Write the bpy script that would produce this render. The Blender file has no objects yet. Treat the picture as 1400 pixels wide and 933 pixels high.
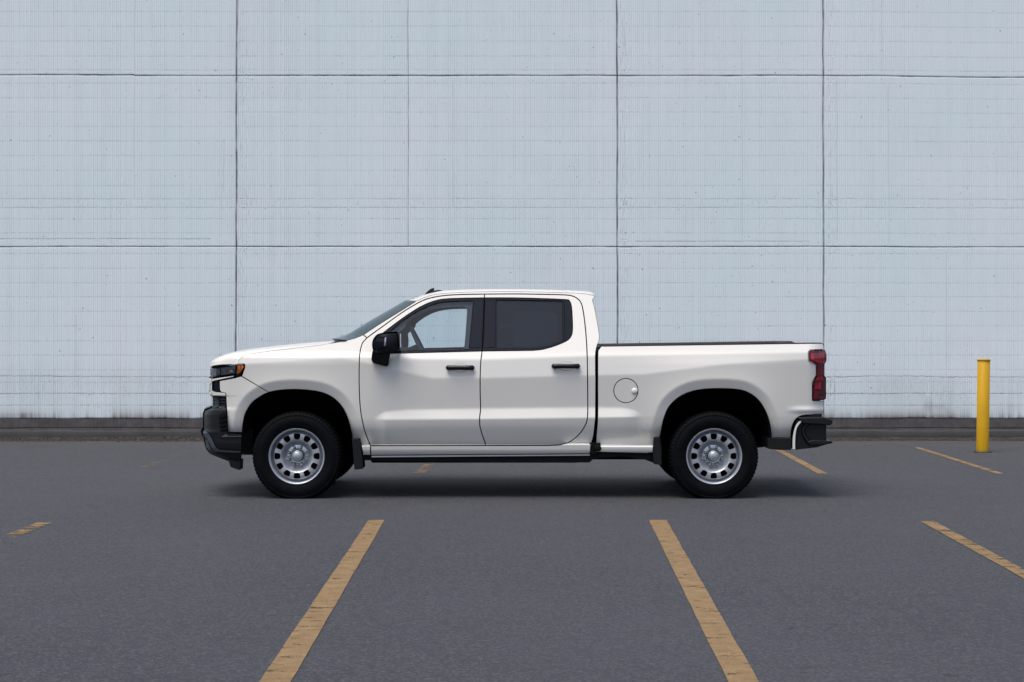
import bpy, math, random
import numpy as np
from mathutils import Vector, Matrix
from mathutils.geometry import delaunay_2d_cdt

random.seed(7); RNG = np.random.RandomState(11)
scene = bpy.context.scene
COL = scene.collection

# ------------------------------------------------------------------ camera, sky, sun, exposure
F, DC, HC, HY = 2410.0, 15.75, 1.5358, 448.0     # focal length in photo pixels, distance to the truck's side, eye height, horizon row
cam = bpy.data.cameras.new("camera"); camo = bpy.data.objects.new("camera", cam); COL.objects.link(camo)
cam.sensor_width = 36; cam.lens = F / 1400 * 36
cam.shift_y = -(466.5 - HY) / 1400
cam.clip_end = 2000; cam.clip_start = .1
camo.location = (0, -DC, HC); camo.rotation_euler = (math.radians(90), 0, 0)
scene.camera = camo

SUN_EL, SUN_AZ = 68, 218      # azimuth clockwise from +Y (sun stands behind the camera, a little to the left)
w = bpy.data.worlds.new("World"); scene.world = w; w.use_nodes = True
nt = w.node_tree; nt.nodes.clear()
sky = nt.nodes.new("ShaderNodeTexSky"); sky.sky_type = 'NISHITA'; sky.sun_disc = False
sky.sun_elevation = math.radians(SUN_EL); sky.sun_rotation = math.radians(SUN_AZ)
sky.air_density = 1.0; sky.dust_density = 3.5; sky.ozone_density = 1.0
bg = nt.nodes.new("ShaderNodeBackground"); bg.inputs[1].default_value = .12
out = nt.nodes.new("ShaderNodeOutputWorld")
nt.links.new(sky.outputs[0], bg.inputs[0]); nt.links.new(bg.outputs[0], out.inputs[0])
sl = bpy.data.lights.new("sun", 'SUN'); sl.energy = 2.1; sl.angle = math.radians(42); sl.color = (1, .965, .90)
so = bpy.data.objects.new("sun", sl); COL.objects.link(so)
az, el = math.radians(SUN_AZ), math.radians(SUN_EL)
sd = Vector((math.sin(az) * math.cos(el), math.cos(az) * math.cos(el), math.sin(el)))
so.rotation_euler = sd.to_track_quat('Z', 'Y').to_euler(); so.location = (0, -10, 20)
scene.view_settings.view_transform = 'Standard'; scene.view_settings.look = 'None'
scene.view_settings.gamma = 1; scene.view_settings.use_curve_mapping = False
scene.view_settings.exposure = 0.55
scene.cycles.max_bounces = 10; scene.cycles.transparent_max_bounces = 16

# ------------------------------------------------------------------ node helpers
def new_mat(name):
    m = bpy.data.materials.new(name); m.use_nodes = True
    n = m.node_tree.nodes; n.clear()
    o = n.new("ShaderNodeOutputMaterial"); p = n.new("ShaderNodeBsdfPrincipled")
    m.node_tree.links.new(p.outputs[0], o.inputs[0])
    return m, p
class NB:
    def __init__(s, m): s.t = m.node_tree; s.n = s.t.nodes
    def link(s, a, b): s.t.links.new(a, b)
    def _in(s, node, i, v):
        if hasattr(v, 'links') or isinstance(v, bpy.types.NodeSocket): s.link(v, node.inputs[i])
        elif v is not None: node.inputs[i].default_value = v
    def math(s, op, a, b=None, c=None, clamp=False):
        x = s.n.new("ShaderNodeMath"); x.operation = op; x.use_clamp = clamp
        s._in(x, 0, a); s._in(x, 1, b); s._in(x, 2, c); return x.outputs[0]
    def obj(s): return s.n.new("ShaderNodeTexCoord").outputs['Object']
    def mapping(s, v, scale=(1, 1, 1), loc=(0, 0, 0)):
        x = s.n.new("ShaderNodeMapping"); s.link(v, x.inputs[0]); x.inputs['Scale'].default_value = scale; x.inputs['Location'].default_value = loc
        return x.outputs[0]
    def noise(s, v, scale, detail=4, rough=.55):
        x = s.n.new("ShaderNodeTexNoise"); s.link(v, x.inputs['Vector']); x.inputs['Scale'].default_value = scale
        x.inputs['Detail'].default_value = detail; x.inputs['Roughness'].default_value = rough; return x.outputs[0]
    def voro(s, v, scale):
        x = s.n.new("ShaderNodeTexVoronoi"); s.link(v, x.inputs['Vector']); x.inputs['Scale'].default_value = scale; return x.outputs
    def ramp(s, f, stops):
        x = s.n.new("ShaderNodeValToRGB"); s.link(f, x.inputs[0]); e = x.color_ramp.elements
        while len(e) < len(stops): e.new(.5)
        for k, (p, c) in enumerate(stops):
            e[k].position = p; e[k].color = (c, c, c, 1) if not isinstance(c, tuple) else (*c, 1)
        return x.outputs[0]
    def mix(s, f, a, b, mode='MIX'):
        x = s.n.new("ShaderNodeMix"); x.data_type = 'RGBA'; x.blend_type = mode
        s._in(x, 0, f)
        for i, v in ((6, a), (7, b)):
            if isinstance(v, tuple): x.inputs[i].default_value = (*v, 1)
            else: s.link(v, x.inputs[i])
        return x.outputs[2]
    def bump(s, h, strength, dist, p):
        x = s.n.new("ShaderNodeBump"); s.link(h, x.inputs['Height']); x.inputs['Strength'].default_value = strength
        x.inputs['Distance'].default_value = dist; s.link(x.outputs[0], p.inputs['Normal'])
    def attr(s, name):
        x = s.n.new("ShaderNodeAttribute"); x.attribute_name = name; return x.outputs['Fac']
    def sep(s, v):
        x = s.n.new("ShaderNodeSeparateXYZ"); s.link(v, x.inputs[0]); return x.outputs

def simple(name, col, rough=.5, metal=0, coat=0, coat_r=.03, spec=.5, var=.12, nscale=30, bump=0):
    m, p = new_mat(name); b = NB(m)
    o = b.obj(); n = b.noise(o, nscale, 3)
    d = tuple(c * (1 - var) for c in col); l = tuple(min(1, c * (1 + var)) for c in col)
    b.link(b.ramp(n, [(.3, d), (.7, l)]), p.inputs['Base Color'])
    p.inputs['Roughness'].default_value = rough; p.inputs['Metallic'].default_value = metal
    p.inputs['Coat Weight'].default_value = coat; p.inputs['Coat Roughness'].default_value = coat_r
    p.inputs['Specular IOR Level'].default_value = spec
    if bump: b.bump(b.noise(o, 900, 2), bump, .001, p)
    return m

M = {}
M['paint'] = simple('white_paint', (.672, .651, .610), .5, 0, .55, .04, .35, .006, 3)
M['black_plastic'] = simple('black_plastic', (.0075, .0082, .0105), .42, spec=.24, bump=.25)
M['gloss_black'] = simple('gloss_black_trim', (.005, .007, .013), .10, spec=.25)
M['grey_plastic'] = simple('grey_plastic', (.055, .063, .078), .5, spec=.4)
M['liner'] = simple('wheel_liner_plastic', (.006, .006, .007), .9, spec=.1)
M['rubber'] = simple('tyre_rubber', (.003, .0033, .0045), .62, spec=.07, nscale=14, var=.25, bump=.2)
M['silver'] = simple('silver_steel', (.40, .42, .46), .42, .6, .25, .15, .5, .06, 25)
M['lugs'] = simple('lug_steel', (.55, .57, .60), .25, 1)
M['chassis'] = simple('chassis_black', (.010, .010, .011), .7, spec=.2)
M['interior'] = simple('cabin_trim', (.085, .12, .142), .8, spec=.2)
M['seatcloth'] = simple('seat_cloth', (.05, .055, .06), .95, spec=.1)
M['chrome'] = simple('bright_metal', (.5, .52, .55), .25, .9)
M['mirror'] = simple('mirror_silver', (.55, .6, .65), .06, 1)

def glass(name, tint, rough=.0, ior=1.5, body=0.0, bodycol=(.02, .025, .03)):
    m = bpy.data.materials.new(name); m.use_nodes = True; t = m.node_tree; t.nodes.clear(); b = NB(m)
    tr = t.nodes.new("ShaderNodeBsdfTransparent"); tr.inputs[0].default_value = (*tint, 1)
    gl = t.nodes.new("ShaderNodeBsdfGlossy"); gl.inputs['Roughness'].default_value = rough; gl.inputs[0].default_value = (.95, .97, 1, 1)
    fr = t.nodes.new("ShaderNodeFresnel"); fr.inputs[0].default_value = ior
    mx = t.nodes.new("ShaderNodeMixShader"); o = t.nodes.new("ShaderNodeOutputMaterial")
    t.links.new(fr.outputs[0], mx.inputs[0]); src = tr.outputs[0]
    if body:
        df = t.nodes.new("ShaderNodeBsdfDiffuse"); df.inputs[0].default_value = (*bodycol, 1)
        m2 = t.nodes.new("ShaderNodeMixShader"); m2.inputs[0].default_value = body
        t.links.new(tr.outputs[0], m2.inputs[1]); t.links.new(df.outputs[0], m2.inputs[2]); src = m2.outputs[0]
    t.links.new(src, mx.inputs[1]); t.links.new(gl.outputs[0], mx.inputs[2]); t.links.new(mx.outputs[0], o.inputs[0])
    return m
M['glass'] = glass('clear_tinted_glass', (.84, .91, .93))
M['windshield'] = glass('windshield_glass', (.25, .33, .36), ior=1.04, body=.75, bodycol=(.07, .10, .115))
M['privacy'] = glass('privacy_glass', (.16, .18, .21), body=.5, bodycol=(.018, .024, .036), ior=1.40)
M['lens_clear'] = glass('headlight_lens', (.75, .78, .82))

def lens(name, col, scale):
    m, p = new_mat(name); b = NB(m); o = b.obj()
    v = b.voro(b.mapping(o, (1, 1, .35)), scale)[0]
    c = b.ramp(v, [(.0, tuple(x * 1.7 for x in col)), (.7, tuple(x * .45 for x in col))])
    b.link(c, p.inputs['Base Color']); p.inputs['Roughness'].default_value = .12; p.inputs['Coat Weight'].default_value = 1
    return m
M['red'] = lens('red_lens', (.34, .008, .03), 22)
M['darkred'] = lens('dark_red_lens', (.15, .003, .015), 22)
M['amber'] = lens('amber_lens', (.55, .13, .015), 45)
M['lamp_inner'] = simple('lamp_reflector', (.16, .17, .2), .18, .9, var=.5, nscale=45)

# ------------------------------------------------------------------ geometry helpers
def U(px, py, wd):
    """photo ray at depth DC+wd -> point (arrays or scalars)"""
    d = (DC + np.asarray(wd, float)) / F
    return np.stack(np.broadcast_arrays((np.asarray(px, float) - 700) * d, np.asarray(wd, float), HC - (np.asarray(py, float) - HY) * d), -1)
YC = 1.03                      # truck centre plane
ROOT = None
def tagd(o, label=None, cat=None, group=None, kind=None):
    if label: o['label'] = label
    if cat: o['category'] = cat
    if group: o['group'] = group
    if kind: o['kind'] = kind
    return o
def link(name, me, parent=None, origin=(0, 0, 0)):
    o = bpy.data.objects.new(name, me); COL.objects.link(o)
    o.location = origin
    if parent is not None: o.parent = parent
    return o
def weld(V, Fc, N):
    key = np.round(V / 2e-5).astype(np.int64); _, first, inv = np.unique(key, axis=0, return_index=True, return_inverse=True); inv = inv.ravel()
    Nn = np.zeros((len(first), 3)); np.add.at(Nn, inv, N); Nn /= np.maximum(np.linalg.norm(Nn, axis=1, keepdims=True), 1e-9); F2 = []
    for f in Fc:
        g = []
        for i in f:
            q = int(inv[i])
            if q not in g: g.append(q)
        if len(g) > 2: F2.append(tuple(g))
    return V[first], F2, Nn
def build(name, V, Fc, mat, parent=None, N=None, smooth=True, origin=None):
    V = np.asarray(V, float)
    if N is not None: V, Fc, N = weld(V, Fc, np.asarray(N, float))
    if origin is None: origin = np.array(parent['_w']) if parent is not None and '_w' in parent else np.zeros(3)
    me = bpy.data.meshes.new(name)
    me.from_pydata([tuple(v) for v in (V - origin)], [], [tuple(int(i) for i in f) for f in Fc])
    mats = mat if isinstance(mat, (list, tuple)) else [mat]
    for m in mats: me.materials.append(m)
    if smooth: me.polygons.foreach_set('use_smooth', [True] * len(me.polygons))
    me.update()
    if N is not None: me.normals_split_custom_set_from_vertices([tuple(n) for n in N])
    o = link(name, me, parent)
    return o
def childmark(o, parent):
    o['_w'] = list(parent['_w']); return o
def both(name, V, Fc, mat, parent, N=None, smooth=True, mirror=True):
    """near-side part and its mirror image on the far side"""
    pn, pf = parent if isinstance(parent, tuple) else (parent, parent)
    a = childmark(build(name, V, Fc, mat, pn, N, smooth), pn)
    if not mirror: return (a, a)
    V2 = np.array(V, float); V2[:, 1] = 2 * YC - V2[:, 1]
    N2 = None
    if N is not None: N2 = np.array(N, float); N2[:, 1] *= -1
    c = childmark(build(name, V2, [tuple(reversed(f)) for f in Fc], mat, pf, N2, smooth), pf)
    return (a, c)
def S(pts, step=1.6, smooth=True):
    """open Catmull-Rom run through pixel points, densified; corners sit where runs meet"""
    P = np.array(pts, float); res = []
    if len(P) == 2: smooth = False
    Q = np.vstack([2 * P[0] - P[1], P, 2 * P[-1] - P[-2]])
    for i in range(len(P) - 1):
        n = max(1, int(np.ceil(np.linalg.norm(P[i + 1] - P[i]) / step)))
        for k in range(n):
            t = k / n
            if smooth:
                p0, p1, p2, p3 = Q[i], Q[i + 1], Q[i + 2], Q[i + 3]
                res.append(.5 * ((2 * p1) + (-p0 + p2) * t + (2 * p0 - 5 * p1 + 4 * p2 - p3) * t * t + (-p0 + 3 * p1 - 3 * p2 + p3) * t ** 3))
            else: res.append(P[i] * (1 - t) + P[i + 1] * t)
    res.append(P[-1]); return np.array(res)
def L(pts, step=1.6): return S(pts, step, False)
def cat(*runs):
    P = np.vstack(runs); keep = [0]
    for i in range(1, len(P)):
        if np.linalg.norm(P[i] - P[keep[-1]]) > .15: keep.append(i)
    if np.linalg.norm(P[keep[-1]] - P[0]) < .15: keep.pop()
    return P[keep]
def area(P): x, y = P[:, 0], P[:, 1]; return .5 * np.sum(x * np.roll(y, -1) - np.roll(x, -1) * y)
def onorm(P):
    """outward normals of a closed loop"""
    e = np.roll(P, -1, 0) - P; e /= np.maximum(np.linalg.norm(e, axis=1, keepdims=True), 1e-9)
    n = np.stack([e[:, 1], -e[:, 0]], 1); n = n + np.roll(n, 1, 0)
    n /= np.maximum(np.linalg.norm(n, axis=1, keepdims=True), .35)
    return n if area(P) > 0 else -n
def inpoly(pts, poly):
    x, y = pts[:, 0], pts[:, 1]; c = np.zeros(len(pts), bool); n = len(poly); j = n - 1
    for i in range(n):
        xi, yi = poly[i]; xj, yj = poly[j]
        if yi != yj:
            m = ((yi > y) != (yj > y)) & (x < (xj - xi) * (y - yi) / (yj - yi) + xi); c ^= m
        j = i
    return c
def sheet(outline, holes, step):
    """2-D triangulation of a polygon with holes and inner points"""
    x0, y0 = outline.min(0); x1, y1 = outline.max(0)
    gx = np.arange(x0 + step[0] * .5, x1, step[0]); gy = np.arange(y0 + step[1] * .5, y1, step[1])
    G = np.stack(np.meshgrid(gx, gy), -1).reshape(-1, 2)
    if len(G):
        k = inpoly(G, outline)
        for h in holes: k &= ~inpoly(G, h)
        G = G[k]
    B = np.vstack([outline] + list(holes))
    if len(G):
        tree = np.array([np.min(np.sum((B - g) ** 2, 1)) for g in G]); G = G[tree > (.35 * min(step)) ** 2]
    verts = [Vector(p) for p in B] + [Vector(p) for p in G]
    edges = []; k = 0
    for lp in [outline] + list(holes):
        n = len(lp); edges += [(k + i, k + (i + 1) % n) for i in range(n)]; k += n
    r = delaunay_2d_cdt(verts, edges, [], 0, 1e-5)
    P = np.array([tuple(v) for v in r[0]]); T = np.array([f for f in r[2] if len(f) == 3], int)
    c = P[T].mean(1); keep = inpoly(c, outline)
    for h in holes: keep &= ~inpoly(c, h)
    T = T[keep]
    a = P[T]; s = (a[:, 1, 0] - a[:, 0, 0]) * (a[:, 2, 1] - a[:, 0, 1]) - (a[:, 2, 0] - a[:, 0, 0]) * (a[:, 1, 1] - a[:, 0, 1])
    T[s > 0] = T[s > 0][:, ::-1]          # image y points down: this order faces the camera
    T = T[np.abs(s) > 1e-6]
    return P, T
def panel_geo(outline, wf, holes=(), thick=.03, inset=.45, rnd=.55, step=(3.2, 2.2), off=0.0):
    W = (lambda x, y: wf(x, y) + off) if callable(wf) else (lambda x, y: np.zeros(np.shape(x)) + wf + off)
    loops = [(outline, 1)] + [(h, -1) for h in holes]
    base = [lp - s * onorm(lp) * (inset + rnd) for lp, s in loops]
    P, T = sheet(base[0], base[1:], step)
    V = [U(P[:, 0], P[:, 1], W(P[:, 0], P[:, 1]))]; d = .25
    def nrm(Q):
        a = U(Q[:, 0] + d, Q[:, 1], W(Q[:, 0] + d, Q[:, 1])) - U(Q[:, 0] - d, Q[:, 1], W(Q[:, 0] - d, Q[:, 1]))
        b = U(Q[:, 0], Q[:, 1] + d, W(Q[:, 0], Q[:, 1] + d)) - U(Q[:, 0], Q[:, 1] - d, W(Q[:, 0], Q[:, 1] - d))
        n = np.cross(b, a); n /= np.maximum(np.linalg.norm(n, axis=1, keepdims=True), 1e-12)
        n[n[:, 1] > 0] *= -1; return n
    N = [nrm(P)]; Fc = [tuple(t) for t in T]; k = len(P)
    # first triangle order check against the analytic normal
    if len(T):
        v = V[0][T[0]]; g = np.cross(v[1] - v[0], v[2] - v[0])
        if np.dot(g, N[0][T[0][0]]) < 0: Fc = [tuple(reversed(f)) for f in Fc]
    rm = rnd * .0066
    for lp, s in loops:
        on = onorm(lp) * s; n = len(lp)
        rings = [(inset + rnd, 0, 0.), (inset + rnd * .35, .25 * rm, .5), (inset, rm, .9), (inset, thick, 1.)]
        b0 = lp - on * (inset + rnd); nn = nrm(b0); o3 = np.stack([on[:, 0], np.zeros(n), -on[:, 1]], 1)
        w0 = W(b0[:, 0], b0[:, 1])
        for (ins, dep, f) in rings:
            q = lp - on * ins
            V.append(U(q[:, 0], q[:, 1], w0 + dep)); m = nn * (1 - f) + o3 * f
            N.append(m / np.linalg.norm(m, axis=1, keepdims=True))
        flip = (area(lp) > 0) != (s > 0)
        for r in range(3):
            for i in range(n):
                j = (i + 1) % n; a, b, c, e = k + r * n + i, k + r * n + j, k + (r + 1) * n + j, k + (r + 1) * n + i
                Fc.append((a, b, c, e) if flip else (a, e, c, b))
        k += 4 * n
    return np.vstack(V), Fc, np.vstack(N)
def panel(name, outline, wf, mat, parent, mirror=True, **kw):
    V, Fc, N = panel_geo(outline, wf, **kw)
    return both(name, V, Fc, mat, parent, N, True, mirror)
def ring(cx, cy, rx, ry=None, n=40):
    ry = ry or rx; t = np.linspace(0, 2 * math.pi, n, endpoint=False)
    return np.stack([cx + rx * np.cos(t), cy + ry * np.sin(t)], 1)
def grid_mesh(G):
    n, m = G.shape[:2]; V = G.reshape(-1, 3)
    return V, [(i * m + j, i * m + j + 1, (i + 1) * m + j + 1, (i + 1) * m + j) for i in range(n - 1) for j in range(m - 1)]
def merge(*parts):
    V, Fc, k = [], [], 0
    for v, f in parts:
        V.append(np.asarray(v, float)); Fc += [tuple(i + k for i in q) for q in f]; k += len(v)
    return np.vstack(V), Fc
def prism(pts, w0, w1, wref=None):
    """pixel outline pushed straight through from depth w0 to w1"""
    P = np.array(pts, float)
    if area(P) < 0: P = P[::-1]
    A = U(P[:, 0], P[:, 1], w0 if wref is None else wref); B = A.copy(); A[:, 1] = w0; B[:, 1] = w1; n = len(P)
    return np.vstack([A, B]), [tuple(range(n)), tuple(range(2 * n - 1, n - 1, -1))] + [(j, i, n + i, n + j) for i in range(n) for j in [(i + 1) % n]]
def box(c, s):
    c = np.array(c, float); s = np.array(s, float) / 2
    V = [c + s * np.array(q) for q in ((-1, -1, -1), (1, -1, -1), (1, 1, -1), (-1, 1, -1), (-1, -1, 1), (1, -1, 1), (1, 1, 1), (-1, 1, 1))]
    return np.array(V), [(0, 3, 2, 1), (4, 5, 6, 7), (0, 1, 5, 4), (1, 2, 6, 5), (2, 3, 7, 6), (3, 0, 4, 7)]
def tube(path, r, n=12, closed=False):
    P = np.array(path, float); m = len(P); V = []
    for i in range(m):
        t = (P[(i + 1) % m] - P[i - 1]) if closed or 0 < i < m - 1 else (P[1] - P[0] if i == 0 else P[-1] - P[-2])
        t /= np.linalg.norm(t); a = np.cross(t, (0, 0, 1.)); 
        if np.linalg.norm(a) < .1: a = np.cross(t, (0, 1., 0))
        a /= np.linalg.norm(a); b = np.cross(t, a); rr = r[i] if hasattr(r, '__len__') else r
        for k in range(n): q = 2 * math.pi * k / n; V.append(P[i] + rr * (a * math.cos(q) + b * math.sin(q)))
    Fc = [(i * n + k, i * n + (k + 1) % n, ((i + 1) % m) * n + (k + 1) % n, ((i + 1) % m) * n + k) for i in range(m if closed else m - 1) for k in range(n)]
    if not closed: Fc += [tuple(range(n - 1, -1, -1)), tuple((m - 1) * n + k for k in range(n))]
    return np.array(V), Fc
def lathe(prof, n=96, cx=0, cz=0):
    """profile (radius, y) turned round the Y axis"""
    t = np.linspace(0, 2 * math.pi, n, endpoint=False); m = len(prof); V = []
    for a in t:
        for r, y in prof: V.append((cx + r * math.cos(a), y, cz + r * math.sin(a)))
    return np.array(V), [(i * m + j, i * m + j + 1, ((i + 1) % n) * m + j + 1, ((i + 1) % n) * m + j) for i in range(n) for j in range(m - 1)]
def bevel(objs, wd, seg=2, ang=35):
    for o in (objs if isinstance(objs, (tuple, list)) else (objs,)):
        if any(m.type == 'BEVEL' for m in o.modifiers): continue
        b = o.modifiers.new('bevel', 'BEVEL'); b.width = wd; b.segments = seg; b.limit_method = 'ANGLE'; b.angle_limit = math.radians(ang)
        b.harden_normals = True
def solid(name, geo, mat, parent, mirror=True, bev=.004, smooth=True):
    r = both(name, geo[0], geo[1], mat, parent, None, smooth, mirror)
    if bev: bevel(r, bev)
    return r
def sp(x, k): return k * np.logaddexp(0, x / k)
def sstep(a, b, x): t = np.clip((x - a) / (b - a), 0, 1); return t * t * (3 - 2 * t)

# ================================================================== GROUND
def gpt(px, py, z=0.0):
    d = (HC - z) * F / (py - HY); return ((px - 700) * d / F, d - DC, z)
def asphalt(name='asphalt'):
    m, p = new_mat(name); b = NB(m); o = b.obj()
    big = b.noise(o, .28, 6, .62); mid = b.noise(b.mapping(o, (.6, 2.4, 1)), 1.6, 5, .6)
    v = b.voro(o, 85); g = b.noise(o, 150, 3, .7)
    agg = b.ramp(v[0], [(.05, .0), (.55, 1.)])
    base = b.ramp(big, [(.25, (.025, .0280, .0370)), (.75, (.047, .0475, .0595))])
    base = b.mix(b.math('MULTIPLY', b.ramp(mid, [(.42, 0.), (.75, 1.)]), .35), base, (.028, .028, .031))
    stone = b.mix(b.ramp(b.sep(v[1])[0], [(.55, 0.), (.95, 1.)]), base, (.085, .085, .092))
    base = b.mix(b.math('MULTIPLY', agg, .32), stone, (.022, .023, .026))
    base = b.mix(b.ramp(g, [(.52, 0.), (.75, .42)]), base, (.11, .11, .118))
    # long thin scuffs and dark spots
    sc = b.noise(b.mapping(o, (1.2, 16, 1)), 1.7, 3, .5)
    base = b.mix(b.ramp(sc, [(.655, 0.), (.70, .6)]), base, (.02, .02, .023))
    spt = b.noise(o, 7.5, 2, .5)
    base = b.mix(b.ramp(spt, [(.705, 0.), (.735, .75)]), base, (.018, .018, .019))
    # brown dust towards the wall foot
    y = b.sep(o)[1]
    dust = b.math('MULTIPLY', b.math('MULTIPLY_ADD', y, .55, -3.75, clamp=True), b.ramp(b.noise(b.mapping(o, (1, 3, 1)), 2.2, 5, .7), [(.35, 0.), (.65, 1.)]))
    base = b.mix(b.math('MULTIPLY', dust, .55), base, (.085, .066, .056))
    b.link(base, p.inputs['Base Color']); p.inputs['Roughness'].default_value = .82; p.inputs['Specular IOR Level'].default_value = .35
    h = b.math('ADD', b.math('MULTIPLY', v[0], .7), b.math('MULTIPLY', g, .8))
    b.bump(h, .8, .006, p)
    return m
M['asphalt'] = asphalt()
V = np.array([(-400, -400, 0), (400, -400, 0), (400, 400, 0), (-400, 400, 0)], float)
g = build('ground', V, [(0, 1, 2, 3)], M['asphalt']); tagd(g, kind='structure')

def line_mat(name, wear):
    m = bpy.data.materials.new(name); m.use_nodes = True; t = m.node_tree; t.nodes.clear(); b = NB(m)
    p = t.nodes.new("ShaderNodeBsdfPrincipled"); tr = t.nodes.new("ShaderNodeBsdfTransparent"); mx = t.nodes.new("ShaderNodeMixShader"); o_ = t.nodes.new("ShaderNodeOutputMaterial")
    o = b.obj(); n1 = b.noise(o, 9, 5, .7); n2 = b.noise(o, 120, 3, .7); n3 = b.noise(b.mapping(o, (1, 2.4, 1)), 5, 5, .68); v = b.voro(o, 85)[0]
    c = b.ramp(n1, [(.3, (.155, .098, .043)), (.7, (.265, .17, .078))])
    c = b.mix(b.ramp(n2, [(.45, 0.), (.75, .55)]), c, (.15, .115, .08))
    b.link(c, p.inputs['Base Color']); p.inputs['Roughness'].default_value = .75; p.inputs['Specular IOR Level'].default_value = .3
    b.bump(b.math('ADD', v, n2), .6, .005, p)
    f = b.math('ADD', b.math('MULTIPLY', n3, 1.0), b.math('MULTIPLY', n2, .45))
    keep = b.ramp(f, [(.825 - .38 * wear, 1.), (.865 - .38 * wear, 0.)])
    t.links.new(keep, mx.inputs[0]); t.links.new(tr.outputs[0], mx.inputs[1]); t.links.new(p.outputs[0], mx.inputs[2]); t.links.new(mx.outputs[0], o_.inputs[0])
    return m
def marking(pts, wear, label):
    P = [gpt(x, y, .004) for x, y in pts]
    a, b_, c, d = [np.array(q) for q in P]     # two near the start, two near the end
    n = 40; Vt = []; rr = RNG.rand(2, n + 1) * .005 - .0025
    for i in range(n + 1):
        t = i / n; l = a * (1 - t) + d * t; r = b_ * (1 - t) + c * t; l[0] += rr[0, i]; r[0] += rr[1, i]; Vt += [l, r]
    o = build('parking_line', Vt, [(2 * i, 2 * i + 1, 2 * i + 3, 2 * i + 2) for i in range(n)], line_mat('worn_yellow_paint', wear))
    nrm = o.data.polygons[0].normal
    tagd(o, label, kind='structure')
def ext(a, b, y):   # continue an edge to another row of the photo, straight on the ground
    A, B = np.array(gpt(*a)), np.array(gpt(*b)); d = B - A
    Y = HC * F / (y - HY) - DC; t = (Y - A[1]) / d[1]; q = A + d * t
    return (q[0] * F / (q[1] + DC) + 700, y)
marking([(504, 711), (526, 711), ext((526, 711), (397, 933), 1150), ext((504, 711), (354, 933), 1150)], .0, 'long yellow line slanting left in front of the cab')
marking([(887, 711), (911, 711), ext((911, 711), (1038, 933), 1150), ext((887, 711), (996, 933), 1150)], .0, 'long yellow line slanting right in front of the bed')
marking([(1257.5, 712.5), (1277, 712.5), ext((1277, 712.5), (1400, 778.5), 900), ext((1257.5, 712.5), (1400, 791), 900)], .16, 'yellow line running out at the right edge')
marking([(53, 713.5), (75, 713.5), (21, 735), (-2, 735)], .38, 'worn yellow line at the left edge')
marking([(1052, 611), (1061, 611), (1131.6, 647.7), (1118, 647.7)], .12, 'yellow line behind the rear bumper')
marking([(1249, 612), (1258, 612), (1373, 647.7), (1362, 647.7)], .16, 'thin yellow line near the bollard')
marking([(607, 612), (617, 612), (581, 647), (566, 647)], .36, 'yellow line seen under the truck')
marking([(252, 616), (262, 616), (198, 642), (180, 642)], .56, 'almost worn away yellow line left of the truck')

# ================================================================== WALL
YW = 8.45; DW = DC + YW; KW = DW / F
def wx(px): return (px - 700) * KW
def wz(py): return HC - (py - HY) * KW
def n1d(x, scale, amp, seed):
    r = np.random.RandomState(abs(int(seed)) + 5); k = r.rand(4096) * 2 - 1; u = (x * scale) % 4095; i = np.floor(u).astype(int); f = u - i; f = f * f * (3 - 2 * f)
    return amp * (k[i] * (1 - f) + k[(i + 1) % 4096] * f)
def wall_mat():
    m, p = new_mat('painted_ribbed_block'); b = NB(m); o = b.obj(); s = b.sep(o)
    dirt = b.attr('dirt'); big = b.noise(o, .5, 4, .6); mid = b.noise(b.mapping(o, (3, 1, .5)), 2.2, 5, .65); fine = b.noise(o, 95, 3, .7)
    c = b.ramp(big, [(.3, (.64, .735, .760)), (.7, (.70, .752, .785))])
    c = b.mix(b.math('MULTIPLY', b.ramp(mid, [(.45, 0.), (.8, 1.)]), .22), c, (.60, .60, .66))
    c = b.mix(b.ramp(fine, [(.3, .16), (.6, 0.)]), c, (.40, .43, .48))
    # specks and chips
    sp_ = b.noise(b.mapping(o, (1, 1, 1)), 22, 2, .4)
    c = b.mix(b.ramp(sp_, [(.72, 0.), (.75, .75)]), c, (.17, .17, .18))
    st = b.attr('stain')
    c = b.mix(st, c, (.16, .145, .14))
    c = b.mix(b.attr('plinth'), c, b.ramp(b.noise(o, 6, 5, .7), [(.3, (.06, .053, .055)), (.7, (.115, .105, .107))]))
    c = b.mix(dirt, c, (.045, .04, .042))
    b.link(c, p.inputs['Base Color']); p.inputs['Roughness'].default_value = .8; p.inputs['Specular IOR Level'].default_value = .3
    b.bump(b.math('ADD', b.noise(o, 60, 4, .7), b.math('MULTIPLY', fine, .5)), .55, .004, p)
    return m
M['wall'] = wall_mat()
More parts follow.
